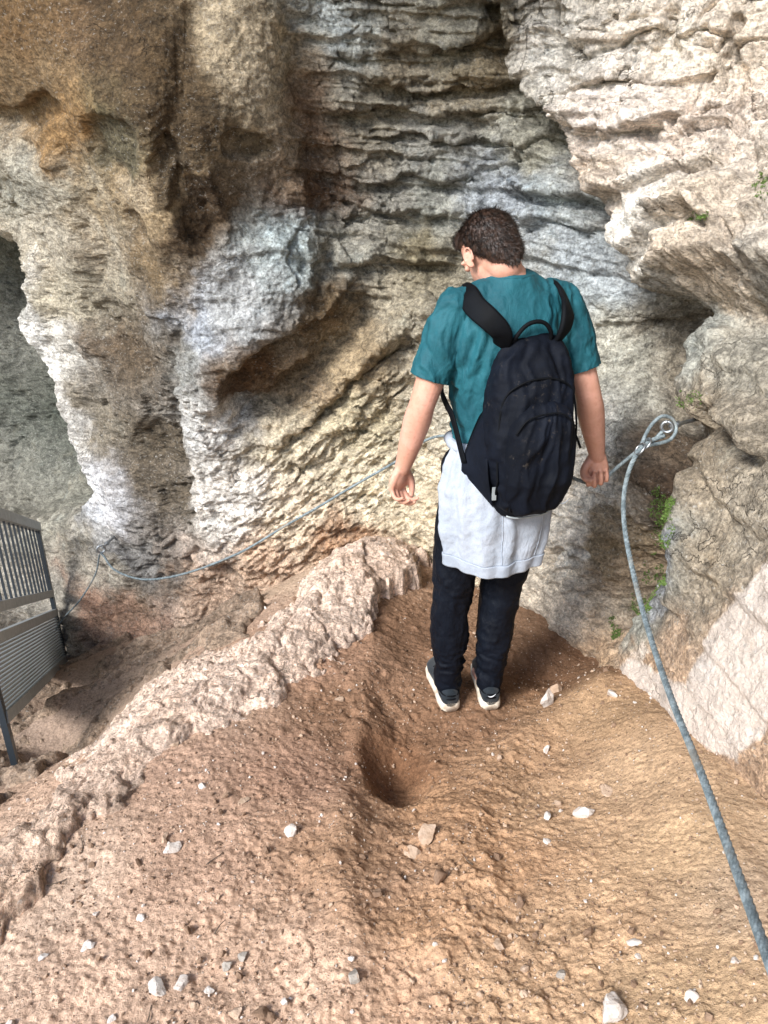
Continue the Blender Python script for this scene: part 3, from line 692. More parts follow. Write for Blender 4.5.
# near hand rope: from the ring down past the gully to beyond the lower right corner
rp = [RING+np.array([-.012, -.02, -.022]), at_t(651,441,2.42), at_t(640,450,2.40), at_t(630,468,2.38), at_t(624,495,2.32), at_t(625,530,2.22), at_t(635,580,2.05), at_t(650,635,1.82), at_t(672,700,1.55),
      at_t(702,775,1.3), at_t(740,880,1.03), at_t(778,985,.84), at_t(822,1110,.68), at_t(870,1260,.55)]
v, f = cable(rp, .0072, .095, 6, 42, .36); nr = MB().add(v, f).build('hand_rope', ROPE); tag(nr, 'thick twisted grey rope running down beside the chalky boulder', 'rope')
# its spliced loop through the ring
lp = [at_t(640,448,2.405), at_t(647,432,2.41), at_t(655,421,2.42), at_t(664,416,2.43), at_t(673,420,2.44), at_t(676,430,2.44), at_t(671,439,2.43), at_t(661,443,2.42), at_t(648,446,2.41), at_t(636,452,2.40)]
v, f = cable(lp, .0058, .06, 6); sp_ = mobj('spliced_loop', v, f, ROPE, nr)
m = MB()
for q in (at_t(646,444,2.395), at_t(640,449,2.39)):
    a = np.linspace(0, 2*math.pi, 21); dv = np.array([.55, 0, .8]); sdv = np.array([.0, 1, 0]); 
    v, f = tube([q+(dv*math.cos(z)+sdv*math.sin(z))*.021 for z in a], .0035, 8); m.add(v, f)
m.build('wire_clamp', STEEL, nr)

# ------------------------------------------------------------------ the fence beside the steps
def railing(offset, s0, s1, label):
    o = np.array([-2.11, 4.2, -.219])+np.array(offset); dr = np.array([.332, -1, .556])
    T = lambda s, h: o+dr*s+np.array([0, 0, -h])
    rt = root('metal_railing', T(s0, 1.0), label, 'railing', 'metal railings beside the steps')
    n = np.cross(dr, (0, 0, 1)); n /= np.linalg.norm(n)
    def post(s): 
        a = T(s, -.01); b = T(s, 1.20); v, f = box((a+b)/2, n*.012, np.cross(n, (0, 0, 1))*.024, (a-b)/2); MB().add(v, f).build('post', DARKST, rt, False)
    post(s0); post(s1)
    for h, w in ((.0, .05), (.47, .045), (.61, .045), (.97, .05)):
        v, f = bar(T(s0, h), T(s1, h), .045 if h == 0 else .034, w); MB().add(v, f).build('top_rail' if h == 0 else 'rail', GREYST, rt, False)
    m = MB()
    for s in np.arange(s0+.06, s1-.03, .105): v, f = box((T(s, .03)+T(s, .45))/2, n*.005, np.cross(n, (0, 0, 1))*.005, (0, 0, .215)); m.add(v, f)
    m.build('baluster_panel', DARKST, rt, False)
    m = MB()
    for h in np.linspace(.635, .945, 17): v, f = bar(T(s0+.02, h), T(s1-.02, h), .022, .0085); m.add(v, f)
    m.build('louvre_panel', GREYST, rt, False)
railing((0, 0, 0), 0, 1.75, 'dark metal railing at the left edge with bars above and louvres below')
railing((-.95, .45, -.15), -.2, 1.6, 'second metal railing seen through the gap of the nearer one')
# a few concrete treads going down between the two railings
tm = NT('tread_concrete'); TREAD = tm.done(tm.mix(tm.noise(tm.pos(), 8, 6, .7), (.20, .17, .14), (.32, .28, .24)), .9, tm.bump(tm.noise(tm.pos(), 60, 4), .4, .006))
st = MB()
for k in range(8):
    o = np.array([-2.50, 4.35, -1.95])+np.array([.332, -1, .556])*(k*.27-.3); dr = np.array([.315, -.949, 0]); sdv = np.array([.949, .315, 0])
    v, f = box(o, dr*.15, sdv*.42, (0, 0, .075)); st.add(v, f)
st_ = st.build('stair_steps', TREAD, None, False); tag(st_, kind='structure')
# ------------------------------------------------------------------ the walker, seen from behind
YAW = R(15); BO = np.array([.370, 2.31, 0.0]); FV = np.array([-math.sin(YAW), math.cos(YAW), 0]); LV = np.array([-math.cos(YAW), -math.sin(YAW), 0]); ZV = np.array([0, 0, 1.0])
def bp(l, f, z): return BO+LV*l+FV*f+ZV*z
GZ = float(ground_height(np.array([.30, .31]), np.array([2.30, 2.3])).mean())
def ell(c, r, M=None, nu=24, nv=16):
    V = []; 
    for i in range(nv+1):
        p = math.pi*i/nv
        for j in range(nu):
            a = 2*math.pi*j/nu; V.append((math.sin(p)*math.cos(a)*r[0], math.sin(p)*math.sin(a)*r[1], math.cos(p)*r[2]))
    V = np.array(V)
    if M is not None: V = V@np.asarray(M).T
    Fc = [(i*nu+j, (i+1)*nu+j, (i+1)*nu+(j+1) % nu, i*nu+(j+1) % nu) for i in range(nv) for j in range(nu)]
    return V+np.asarray(c), Fc
def limb(P, r, k=20, n=7, flat=1.0, up=None):
    """round-ended tapered limb; r one radius per joint"""
    P = np.asarray(P, float); Q = catmull(np.c_[P, np.asarray(r, float)], n); X = Q[:, :3]; rr = Q[:, 3]
    t0 = X[0]-X[1]; t0 /= np.linalg.norm(t0); t1 = X[-1]-X[-2]; t1 /= np.linalg.norm(t1)
    ca = [(.985, .15), (.9, .43), (.7, .71), (.4, .92)]
    X = np.vstack([[X[0]+t0*rr[0]*a for a, b in ca], X, [X[-1]+t1*rr[-1]*a for a, b in ca[::-1]]])
    rr = np.r_[[rr[0]*b for a, b in ca], rr, [rr[-1]*b for a, b in ca[::-1]]]
    c = circ(k); c[:, 1] *= flat
    return loft(X, lambda i: c*rr[i], up)
def rings(spec, k=36, p=2.3):
    """torso-like loft in the body frame: (z, l centre, f centre, half width, half depth)"""
    S = catmull(np.array(spec, float), 6); a = np.arange(k)/k*2*math.pi
    ca, sa = np.cos(a), np.sin(a); cx = np.sign(ca)*np.abs(ca)**(2/p); sy = np.sign(sa)*np.abs(sa)**(2/p); V = []
    for z, l, f, w, d in S:
        for x, y in zip(cx, sy): V.append(bp(l+x*w, f+y*d, z))
    n = len(S); Fc = [(i*k+j, i*k+(j+1) % k, (i+1)*k+(j+1) % k, (i+1)*k+j) for i in range(n-1) for j in range(k)]
    Fc += [tuple(range(k))[::-1], tuple((n-1)*k+j for j in range(k))]; return np.array(V), Fc
def fuse(parts, voxel, smooth_it=4, deform=None):
    m = MB(); [m.add(*q) for q in parts]
    me = bpy.data.meshes.new('t'); me.from_pydata(m.v, [], m.f); me.update()
    b = bmesh.new(); b.from_mesh(me); bmesh.ops.recalc_face_normals(b, faces=b.faces); b.to_mesh(me); b.free()
    o = bpy.data.objects.new('t', me); C.objects.link(o)
    r = o.modifiers.new('r', 'REMESH'); r.mode = 'VOXEL'; r.voxel_size = voxel
    s = o.modifiers.new('s', 'SMOOTH'); s.factor = .5; s.iterations = smooth_it
    dg = bpy.context.evaluated_depsgraph_get(); dg.update(); e = bpy.data.meshes.new_from_object(o.evaluated_get(dg)); bpy.data.objects.remove(o)
    n = len(e.vertices); V = np.empty(n*3, np.float32); e.vertices.foreach_get('co', V); V = V.reshape(-1, 3).astype(float)
    N = np.empty(n*3, np.float32); e.vertices.foreach_get('normal', N); N = N.reshape(-1, 3).astype(float)
    if deform is not None:
        V = deform(V, N); e.vertices.foreach_set('co', V.astype(np.float32).ravel())
    e.polygons.foreach_set('use_smooth', np.ones(len(e.polygons), bool)); e.update(); return e, V, N
def put(name, e, mat, parent, off):
    e.name = name; e.transform(Matrix.Translation(-Vector(off))); e.materials.clear(); e.materials.append(mat)
    o = bpy.data.objects.new(name, e); C.objects.link(o); o.parent = parent; return o

# materials
def skin_mat():
    t = NT('skin'); p = t.pos(); n = t.noise(p, 14, 4, .6); c = t.mix(t.rng(n, .35, .68), (.52, .27, .19), (.62, .33, .25))
    c = t.mix(t.rng(t.noise(p, 90, 3), .5, .72, 0, .4), c, (.44, .19, .13)); t.b.inputs['Subsurface Weight'].default_value = .12; t.b.inputs['Subsurface Radius'].default_value = (.012, .005, .003); t.b.inputs['Subsurface Scale'].default_value = .6
    return t.done(c, .5, t.bump(t.noise(p, 420, 3), .15, .0012), spec=.35)
def cloth(name, a, b, rough=.9, wscale=900, sheen=.15, dust=None, bump=.25, fold=0):
    t = NT(name); p = t.pos(); c = t.mix(t.rng(t.noise(p, 9, 5, .65), .35, .68), a, b)
    c = t.mix(t.rng(t.noise(p, 260, 2), .4, .7, 0, .25), c, tuple(v*.6 for v in a))
    if dust: c = t.mix(t.math('MULTIPLY', t.rng(t.noise(p, 55, 6, .8), .57, .66, 0, .35), t.rng(t.noise(p, 5, 3), .5, .64)), c, dust)
    h = t.noise(p, wscale*.45, 2)
    nr = t.bump(h, bump, .0015)
    if fold: nr = t.bump(t.noise(t.pos((1.6, 1.6, .8)), 16, 4, .55, 1.2), fold, .02, nr)
    return t.done(c, rough, nr, spec=.25 if a[0]+a[2] > .05 else .12, sheen=sheen)
SKIN = skin_mat()
SHIRT = cloth('teal_jersey', (.008, .068, .088), (.012, .095, .120), .7, sheen=0, fold=.3)
NAVY = cloth('black_nylon', (.002, .003, .006), (.004, .006, .012), .72, dust=(.12, .10, .08), sheen=0, fold=.12)
STRAP = cloth('black_webbing', (.0015, .002, .003), (.003, .004, .006), .7, sheen=0)
TROU = cloth('navy_tracksuit', (.002, .003, .006), (.004, .006, .011), .6, sheen=0, fold=.3)
SWEAT = cloth('pale_grey_sweat', (.30, .335, .39), (.37, .40, .455), .95, sheen=.05, fold=.3)
SWEATD = cloth('pale_grey_rib', (.28, .315, .37), (.35, .38, .435), .95, sheen=.05)
SHOE = cloth('slate_mesh', (.010, .014, .018), (.022, .028, .034), .75, wscale=500)
tS = NT('shoe_rubber'); SOLE = tS.done(tS.mix(tS.rng(tS.noise(tS.pos(), 22, 5, .7), .4, .7), (.66, .60, .50), (.42, .33, .24)), .6)
tH = NT('dark_brown_hair'); _hc = tH.mix(tH.rng(tH.noise(tH.pos(), 60, 3), .4, .65), (.012, .007, .005), (.045, .024, .016)); _sp = tH.math('MULTIPLY', tH.attr('fade', True), tH.rng(tH.noise(tH.pos(), 420, 2), .35, .62)); HAIR = tH.done(tH.mix(_sp, _hc, (.34, .17, .12)), .42, tH.bump(tH.noise(tH.pos((1, 1, .3)), 330, 3), .6, .004), spec=.4)
MARK = NT('printed_mark').done((.32, .34, .36), .5)
MARKW = NT('reflective_mark').done((.6, .62, .64), .4)

# --- joints
SL, SR = bp(.170, .0, 1.435), bp(-.172, .0, 1.435)
EL = at_y(423,402,2.24); WL = at_y(403,467,2.29)
ER = at_y(588,394,2.31); WR = at_y(597,455,2.37)
HL, HR = bp(.085, 0, .93), bp(-.085, 0, .93)
KL = at_y(451,604,2.28); KR = at_y(498,604,2.31)
AL = at_y(448,676,2.275); AR = at_y(489,686,2.275)
GL = float(ground_height(AL[:1], AL[1:2])[0]); GR = float(ground_height(AR[:1], AR[1:2])[0])
AL = np.array([AL[0], AL[1], GL+.11]); AR = np.array([AR[0], AR[1], GR+.11])
def rotm(a, ax): return np.array(Matrix.Rotation(a, 3, Vector(ax)))
# --- hands
def hand(W, d, pn, side, curls, thumb, sz=1.0):
    """wrist, finger direction, palm normal, +thumb side direction"""
    d = np.asarray(d, float)/np.linalg.norm(d); pn = np.asarray(pn, float); pn = pn-d*(pn@d); pn /= np.linalg.norm(pn); s = np.cross(pn, d); s *= np.sign(s@np.asarray(side)) or 1
    P = []; ax = np.cross(d, pn)   # rotating about ax carries d to pn
    pal = .088*sz
    for k, (u, w) in enumerate(((.030, .0), (.011, .0), (-.010, .0), (-.029, .0))):
        kn = W+d*pal*(1-.05*abs(k-1))+s*u*sz
        P.append(limb([W+s*u*.55*sz+d*.004, W+d*pal*.5+s*u*.9*sz-pn*.001, kn], [.0150*sz, .0145*sz, .0115*sz], 14, 4))
        L = [(.043, .026, .021), (.047, .030, .022), (.043, .028, .021), (.034, .021, .019)][k]; q = kn; ang = 0; dd = d; ch = [q]; sp = (1.5-k)*.03
        for j in range(3):
            ang += curls[k][j]; dd = rotm(R(ang), ax)@d; dd = dd+s*sp; q = q+dd/np.linalg.norm(dd)*L[j]*sz; ch.append(q)
        P.append(limb(ch, np.array([.0098, .0088, .0080, .0068])*sz*(.88 if k == 3 else 1), 12, 5))
    c0 = W+d*.018*sz+s*.022*sz; t = [c0]
    for L, (a, b, c) in zip((.042, .034, .026), thumb):
        dd = d*a+s*b+pn*c; t.append(t[-1]+dd/np.linalg.norm(dd)*L*sz)
    P.append(limb(t, np.array([.0165, .0135, .0108, .0082])*sz, 14, 5))
    P.append(ell(W+d*.045*sz, (.02*sz, .034*sz, .047*sz), np.stack([pn, s, d], 1)))
    return P
body = []
body.append(rings([(.86, 0, 0, .12, .09), (.93, 0, 0, .155, .105), (1.02, 0, 0, .145, .095), (1.14, 0, .0, .15, .10), (1.28, 0, 0, .165, .105), (1.38, 0, 0, .165, .095), (1.45, 0, -.005, .13, .075), (1.49, 0, 0, .06, .055)]))
NB = bp(.0, -.005, 1.47); HC = at_y(489,249,2.35)
body.append(limb([NB, bp(.01, .01, 1.51), HC+np.array([.012, -.018, -.05])], [.064, .058, .055], 22))
for S, E, Wr in ((SL, EL, WL), (SR, ER, WR)):
    mid = S*.45+E*.55; m2 = E*.68+Wr*.32
    body.append(limb([S, mid, E, m2, Wr*.97+E*.03, Wr+(Wr-E)*.03], [.052, .047, .040, .0425, .027, .024], 20))
# left hand hangs open, right hand closes on the cable
body += hand(WL, (-.26, .05, -1), (.72, -.70, 0), (.7, .7, 0), [(52, 52, 30), (50, 52, 30), (50, 54, 32), (50, 50, 32)], [(.8, .6, .35), (.95, .2, .35), (1, .0, .3)], .93)
HDR = np.array([.10, .0, -1.0]); HDR /= np.linalg.norm(HDR)
body += hand(WR, HDR, (-.15, -1, .0), (-1, .1, 0), [(78, 98, 70), (80, 98, 70), (82, 98, 70), (84, 98, 66)], [(.8, .7, .7), (.7, .0, 1.0), (.15, -.75, .55)], .95)
GRIP = WR+HDR*.090+np.array([-.15, -1, .05])*.017
for H, K, A in ((HL, KL, AL), (HR, KR, AR)):
    body.append(limb([H, H*.5+K*.5, K, K*.6+A*.4, A+ZV*.02, A-ZV*.04], [.078, .066, .050, .048, .034, .034], 20))
    body.append(limb([A-ZV*.06-FV*.01, A-ZV*.07+FV*.12], [.022, .020], 16))
# --- head: bowed forward and turned to the left
HM = rotm(YAW+R(13), (0, 0, 1)) @ rotm(R(-38), (1, 0, 0)) @ rotm(R(-7), (0, 1, 0))    # local +y = face
def hp(x, y, z): return HC+HM@np.array([x, y, z])
def hell(c, r, M=None): return ell(hp(*c), r, HM if M is None else HM@M)
body += [hell((0, -.006, .012), (.073, .094, .086)), hell((0, .028, -.042), (.058, .062, .062)), hell((0, .052, -.082), (.036, .035, .026)), hell((0, -.016, -.045), (.057, .060, .062)), hell((0, -.03, -.075), (.050, .045, .05)),
         hell((0, .092, -.028), (.011, .016, .022)), hell((0, .088, -.063), (.024, .010, .010)), hell((0, .080, .010), (.052, .012, .012)),
         hell((.031, .083, -.008), (.012, .010, .009)), hell((-.031, .083, -.008), (.012, .010, .009))]
for sg in (1, -1):
    M = rotm(R(-22*sg), (0, 0, 1)) @ rotm(R(12), (1, 0, 0))
    rim = [hp(*(np.array([sg*.079, -.002, -.014])+M@np.array([sg*.008*(.4+.6*math.sin(a*.5)), .0155*math.cos(a), .026*math.sin(a)]))) for a in np.linspace(-1.9, 3.6, 16)]
    body.append(limb(rim, [.0036]*16, 10, 2)); body.append(hell((sg*.080, -.002, -.016), (.0042, .012, .021), M)); body.append(hell((sg*.078, .003, -.036), (.0055, .007, .009), M))
PR = root('person', bp(0, 0, GZ), 'dark haired walker in teal shirt seen from behind, one hand on the cable', 'person')
OFF = np.array(PR['_o'])
e, _, _ = fuse(body, .0034, 3); put('body', e, SKIN, PR, OFF)

# --- hair: cropped cap with short strands
def hair():
    cap = [hell((0, -.008, .014), (.077, .097, .087)), hell((0, -.044, -.034), (.061, .053, .074)), hell((0, .045, .058), (.062, .050, .040))]
    m = MB(); [m.add(*q) for q in cap]
    e, V, N = fuse(cap, .004, 3, None)
    L = (V-HC)@HM    # local coordinates
    # hairline: keep top and back, cut out face, ears and nape
    fl = np.interp(L[:, 1], [-.12, -.08, -.04, -.012, .01, .03, .06, .1], [-.112, -.110, -.080, -.024, .022, .020, .030, .048]) - .016*np.exp(-(L[:, 0]/.025)**2)*(L[:, 1] < -.03)+.012*np.exp(-((np.abs(L[:, 0])-.05)/.02)**2)*(L[:, 1] < -.03)+fbm(V, 60, 2, 7)*.006
    keep = L[:, 2] > fl
    V2 = np.where(keep[:, None], V+N*(fbm(V, (70, 70, 45), 4, 9, .7)*.0045+.000+.004*sstep(.0, .04, L[:, 2]-fl))[:, None], V-N*.016)
    # thin out towards the nape and the sides
    fadein = sstep(.0, .035, L[:, 2]-fl); V2 -= N*(.0075*(1-fadein)*keep)[:, None]
    e.vertices.foreach_set('co', V2.astype(np.float32).ravel()); e.update(); at_ = e.attributes.new('fade', 'FLOAT', 'POINT'); at_.data.foreach_set('value', (sstep(.034, .0, L[:, 2]-fl)*(L[:, 1] < .05)).astype(np.float32))
    o = put('hair', e, HAIR, PR, OFF)
    rng = np.random.default_rng(5); k = np.nonzero(keep & (L[:, 2]-fl > .006))[0]; k = rng.choice(k, 6500); m = MB()
    cr = HM@np.array([.0, -.02, .11])+HC
    for i in k:
        v = V2[i]; n = N[i]; lz = L[i, 2]-fl[i]; ln = (.006+.011*min(1, lz/.06))*rng.uniform(.6, 1.3)
        dn = (v-cr); dn -= n*(dn@n); dn /= np.linalg.norm(dn)+1e-9; t = dn*.75+n*.55+rng.normal(size=3)*.30; t /= np.linalg.norm(t)
        s = np.cross(t, n); s /= np.linalg.norm(s)+1e-9; s *= rng.uniform(.0005, .0011); b = v-n*.001
        m.add([b-s, b+s, b+t*ln*.6+s*.7-n*.0005, b+t*ln], [(0, 1, 2, 3)])
    st = m.build('hair_strands', HAIR, PR, False); st.parent = o
hair()

# --- T-shirt
def folds(V, N, amp, seed, anis=(16, 16, 5), lo=-1):
    r = ridged(V+np.c_[fbm(V, 5, 3, seed), fbm(V, 5, 3, seed+1), fbm(V, 5, 3, seed+2)]*.05, anis, 3, seed, .5); return (r-.55)*amp
shp = [rings([(.985, 0, 0, .150, .108), (1.03, 0, 0, .156, .112), (1.12, 0, 0, .160, .116), (1.24, 0, -.004, .178, .122), (1.34, 0, -.010, .184, .120), (1.41, 0, -.012, .170, .105), (1.455, 0, -.012, .135, .085), (1.49, 0, -.010, .092, .068), (1.522, 0, -.002, .068, .060)], 40)]
hemL = SL+(EL-SL)*.74; hemR = SR+(ER-SR)*.72
outL = (SL-SR)/np.linalg.norm(SL-SR)
for S, Hm, sg in ((SL, hemL, 1), (SR, hemR, -1)):
    shp.append(limb([S-outL*sg*.06+ZV*.002, S, S*.5+Hm*.5+outL*sg*.004, Hm+outL*sg*.004], [.052, .058, .0605, .060], 26))
    shp.append(limb([bp(.035*sg, -.006, 1.500), bp(.085*sg, -.008, 1.470), bp(.13*sg, -.004, 1.455), S+ZV*.0], [.040, .044, .052, .058], 22))
def shirt_def(V, N):
    L = (V-BO)@np.stack([LV, FV, ZV], 1)
    a = folds(V, N, .013, 21, (15, 15, 4.5)); side = sstep(.05, .15, np.abs(L[:, 0])); low = sstep(1.3, 1.05, L[:, 2])
    a = a*(.35+.65*np.maximum(side, low*.8))
    # creases fanning out from each armpit
    for S, sg in ((SL, 1), (SR, -1)):
        ap = S-ZV*.11-outL*sg*.02; d = V-ap; rr = np.linalg.norm(d, axis=1); an = np.arctan2(d@ZV, d@LV)
        dl = (V-ap)@LV*sg; a += .0055*np.exp(-((dl+.01)/.05)**2)*np.exp(-(((V-ap)@ZV)/.16)**2)*np.sin(dl*150+(V@ZV)*22*sg+fbm(V, 8, 2, 31)*5)
    a += .006*np.sin(L[:, 2]*52+L[:, 0]*18+fbm(V, 6, 3, 41)*6)*np.exp(-((L[:, 2]-1.04)/.07)**2)
    V = V+N*a[:, None]
    # flatten the sleeve ends into a hem
    for S, E, Hm in ((SL, EL, hemL), (SR, ER, hemR)):
        ax = (E-S)/np.linalg.norm(E-S); s = (V-Hm)@ax; near = np.linalg.norm((V-Hm)-s[:, None]*ax, axis=1) < .09
        k = near & (s > .0) & (((V-S)@ax) > .1); V[k] -= (s[k]-.001)[:, None]*ax[None]*.97
    return V
e, _, _ = fuse(shp, .0045, 3, shirt_def); TS = put('t_shirt', e, SHIRT, PR, OFF)
# collar rib and sleeve hems
a = np.linspace(0, 2*math.pi, 41); nk = bp(.002, .004, 1.516)
v, f = tube([nk+LV*math.cos(q)*.065+FV*math.sin(q)*.060+ZV*(.004*-math.sin(q)) for q in a], .008, 10); MB().add(v, f).build('collar', SHIRT, PR).parent = TS
bpy.data.objects['collar'].location = (0, 0, 0)

# --- trousers
tr = [rings([(.76, 0, 0, .15, .11), (.84, 0.01, 0, .184, .120), (.95, 0, 0, .168, .115), (1.03, 0, 0, .152, .105)], 36)]
for H, K, A, sg in ((HL, KL, AL, 1), (HR, KR, AR, -1)):
    tr.append(limb([H+LV*.012*sg, H*.55+K*.45+LV*.01*sg, K, K*.55+A*.45, K*.18+A*.82, A-ZV*.018], [.094, .084, .070, .066, .052, .050], 26))
def trou_def(V, N):
    a = folds(V, N, .009, 61, (9, 9, 7)); 
    for K, A in ((KL, AL), (KR, AR)):
        h = V[:, 2]-A[2]; near = np.linalg.norm((V-A)[:, :2], axis=1) < .12
        a += near*.006*np.exp(-((h-.09)/.09)**2)*(ridged(V, (10, 10, 26), 2, 71, .5)-.6)*1.4
        a += near*.004*np.exp(-((h-.36)/.10)**2)*(ridged(V+V[:, :1]*.5, (8, 8, 16), 2, 72, .5)-.6)
    return V+N*a[:, None]
e, _, _ = fuse(tr, .005, 3, trou_def); put('trousers', e, TROU, PR, OFF)

# --- sweatshirt tied round the waist: a hanging sheet behind, its sleeves knotted in front
def sweater():
    nA, nZ = 150, 110; lv = []
    A = np.linspace(R(-200), R(-8), nA)      # 0 = left side, -90 = back, -180 = right side
    for i in range(nZ):
        t = i/(nZ-1)
        for ang in A:
            drop = 1.035-t*.408
            b = math.sin(-ang) # 1 at the back
            drop -= t*.012*max(b, 0)-t*.01
            w = np.interp(t, [0, .12, .35, .7, 1], [.165, .186, .204, .196, .170]); d = np.interp(t, [0, .12, .35, .7, 1], [.118, .135, .152, .148, .140])
            f_ = -.012-.035*t; 
            x = math.cos(ang)*w+.004+.020*min(t*3, 1); y = math.sin(ang)*d
            # soft hanging folds
            fo = .013*t*(1-.35*t)*math.sin(ang*6+.8+1.8*t+.8*math.sin(ang*2.3))+.009*t*(1-.5*t)*math.sin(ang*15+2.0-3*t)+.004*math.sin(ang*23)*(1-t)
            n = np.array([math.cos(ang), math.sin(ang)]); 
            lv.append(bp(x+n[0]*fo, f_+y+n[1]*fo, drop))
    V = np.array(lv); V += np.c_[fbm(V, 7, 4, 81, .6), fbm(V, 7, 4, 82, .6), fbm(V, 7, 4, 83)]*.013
    G = V.reshape(nZ, nA, 3)
    ctr = bp(0, 0, 0); N = grid_normals(V, nZ, nA); dn = V-ctr; dn[:, 2] = 0; N *= np.sign((N*dn).sum(1))[:, None]
    def shell(i0, i1, th, name, mat, extra=0.0):
        idx = np.arange(nZ*nA).reshape(nZ, nA)[i0:i1]; r, c = idx.shape; o = V[idx.ravel()]+N[idx.ravel()]*extra; n = len(o)
        inn = o-N[idx.ravel()]*(th+extra); F_ = []
        g = np.arange(n).reshape(r, c)
        for a_, b_, c_, d_ in zip(g[:-1, :-1].ravel(), g[:-1, 1:].ravel(), g[1:, 1:].ravel(), g[1:, :-1].ravel()): F_ += [(a_, b_, c_, d_), (a_+n, d_+n, c_+n, b_+n)]
        ed = list(g[0]) + list(g[1:, -1]) + list(g[-1, -2::-1]) + list(g[-2:0:-1, 0])
        for p_, q_ in zip(ed, ed[1:]+ed[:1]): F_.append((q_, p_, p_+n, q_+n))
        return mobj(name, np.vstack([o, inn]), F_, mat, PR)
    top = shell(0, 99, .006, 'tied_sweatshirt', SWEAT)
    h = shell(98, nZ, .006, 'ribbed_hem', SWEATD, .003); h.parent = top
    m = MB()
    for cidx in (60, 92):
        P = G[6:98, cidx]+N.reshape(nZ, nA, 3)[6:98, cidx]*.0005; m.add(*tube(P, .0016, 6))
    s = m.build('seam', SWEATD, PR); s.parent = top
    # rolled waist and sleeves knotted in front
    P = [bp(math.cos(a_)*.168, -.010+math.sin(a_)*.122, 1.025+.004*math.sin(5*a_)) for a_ in np.linspace(R(-205), R(25), 40)]
    m = MB(); m.add(*tube(P, .017, 14))
    m.add(*limb([bp(.15, .045, 1.02), bp(.08, .12, 1.0), bp(0, .145, .985)], [.024, .028, .022])); m.add(*limb([bp(-.15, .045, 1.02), bp(-.08, .12, 1.0), bp(0, .145, .985)], [.024, .028, .022]))
    m.add(*ell(bp(0, .15, .98), (.036, .03, .036))); m.add(*limb([bp(.01, .155, .97), bp(.04, .16, .86), bp(.05, .15, .72)], [.022, .03, .024])); m.add(*limb([bp(-.01, .155, .97), bp(-.035, .165, .85), bp(-.05, .15, .70)], [.022, .03, .024]))
    q = m.build('knotted_sleeves', SWEAT, PR); q.parent = top
sweater()

# --- trainers
def trainer(A, G, ang, tilt=0):
    sh = empty('trainer'); sh.parent = PR; d = np.array([-math.sin(ang), math.cos(ang), 0]); s = np.array([math.cos(ang), math.sin(ang), 0])
    heel = np.array([A[0], A[1], G])-d*.062
    y = np.array([0, .012, .05, .10, .15, .20, .245, .272, .285]); wl = np.array([.022, .034, .038, .036, .040, .045, .040, .026, .008])
    def section(t0, t1, fw, zf, k=28, p=2.6):
        S = np.linspace(0, 1, 30); V = []; F_ = []; n = 30
        for t in S:
            yy = t*.285; w = np.interp(yy, y, wl)*fw; z0 = t0(yy); z1 = t1(yy); c_ = (z0+z1)/2; h = (z1-z0)/2
            for a_ in np.arange(k)/k*2*math.pi:
                ca, sa = math.cos(a_), math.sin(a_); X = math.copysign(abs(ca)**(2/p), ca)*w*(1 if sa < 0 else zf(yy)+(1-zf(yy))*(1-sa)); Z = math.copysign(abs(sa)**(2/p), sa)*h
                V.append(heel+d*yy+s*X+ZV*(c_+Z+.004))
        F_ = [(i*k+j, i*k+(j+1) % k, (i+1)*k+(j+1) % k, (i+1)*k+j) for i in range(n-1) for j in range(k)]+[tuple(range(k))[::-1], tuple((n-1)*k+j for j in range(k))]
        return V, F_
    so = section(lambda q: .0+.010*(q > .2)*(q-.2)/.085, lambda q: np.interp(q, [0, .1, .285], [.036, .028, .024]), 1.08, lambda q: .96, 28, 4)
    up = section(lambda q: .022, lambda q: np.interp(q, [0, .03, .09, .13, .2, .285], [.088, .092, .098, .092, .064, .040]), .98, lambda q: np.interp(q, [0, .1, .285], [.72, .62, .7]))
    for nm, q, mt in (('sole', so, SOLE), ('upper', up, SHOE)):
        o = mobj(nm, np.array(q[0])-OFF, q[1], mt); o.parent = sh
    # heel counter, tongue pull and lace bars
    for z_, r_ in ((.060, .0035), (.074, .003)):
        v, f = tube([heel+d*(.034-math.cos(b)*.036)+s*math.sin(b)*.034+ZV*z_ for b in np.linspace(-1.9, 1.9, 22)], r_, 8); o = mobj('heel_trim', v-OFF, f, STRAP); o.parent = sh
    for q in np.linspace(.11, .19, 5):
        v, f = tube([heel+d*q+s*x_+ZV*(np.interp(q, [.09, .13, .2], [.100, .096, .070])-abs(x_)*.25) for x_ in np.linspace(-.026, .026, 7)], .0025, 6); o = mobj('lace', v-OFF, f, STRAP); o.parent = sh
    return heel, d, s, sh
h1 = trainer(AL, GL, R(9)); h2 = trainer(AR, GR, R(1))
def swoosh(c, ex, ey, n, size, name, mat, parent):
    """small curved tick mark, thin raised print"""
    t = np.linspace(0, 1, 16); up_ = np.c_[-.5+t*1.0, -.05+.30*t**1.7-.32*np.sin(t*math.pi)*.5]; lo_ = np.c_[-.5+t*1.0, -.05+.30*t**1.7-.32*np.sin(t*math.pi)-.0]
    lo_[0] = up_[0]; V = []; 
    for (x, y_), (x2, y2) in zip(up_, lo_):
        V += [c+ex*x*size+ey*y_*size+n*.001, c+ex*x2*size+ey*y2*size+n*.001]
    V = np.array(V); k = len(V); W2 = np.vstack([V, V-n*.002]); F_ = [(2*i, 2*i+1, 2*i+3, 2*i+2) for i in range(15)]+[(k+2*i, k+2*i+2, k+2*i+3, k+2*i+1) for i in range(15)]
    F_ += [(2*i, 2*i+2, k+2*i+2, k+2*i) for i in range(15)]+[(2*i+1, k+2*i+1, k+2*i+3, 2*i+3) for i in range(15)]
    return mobj(name, W2, F_, mat, parent)
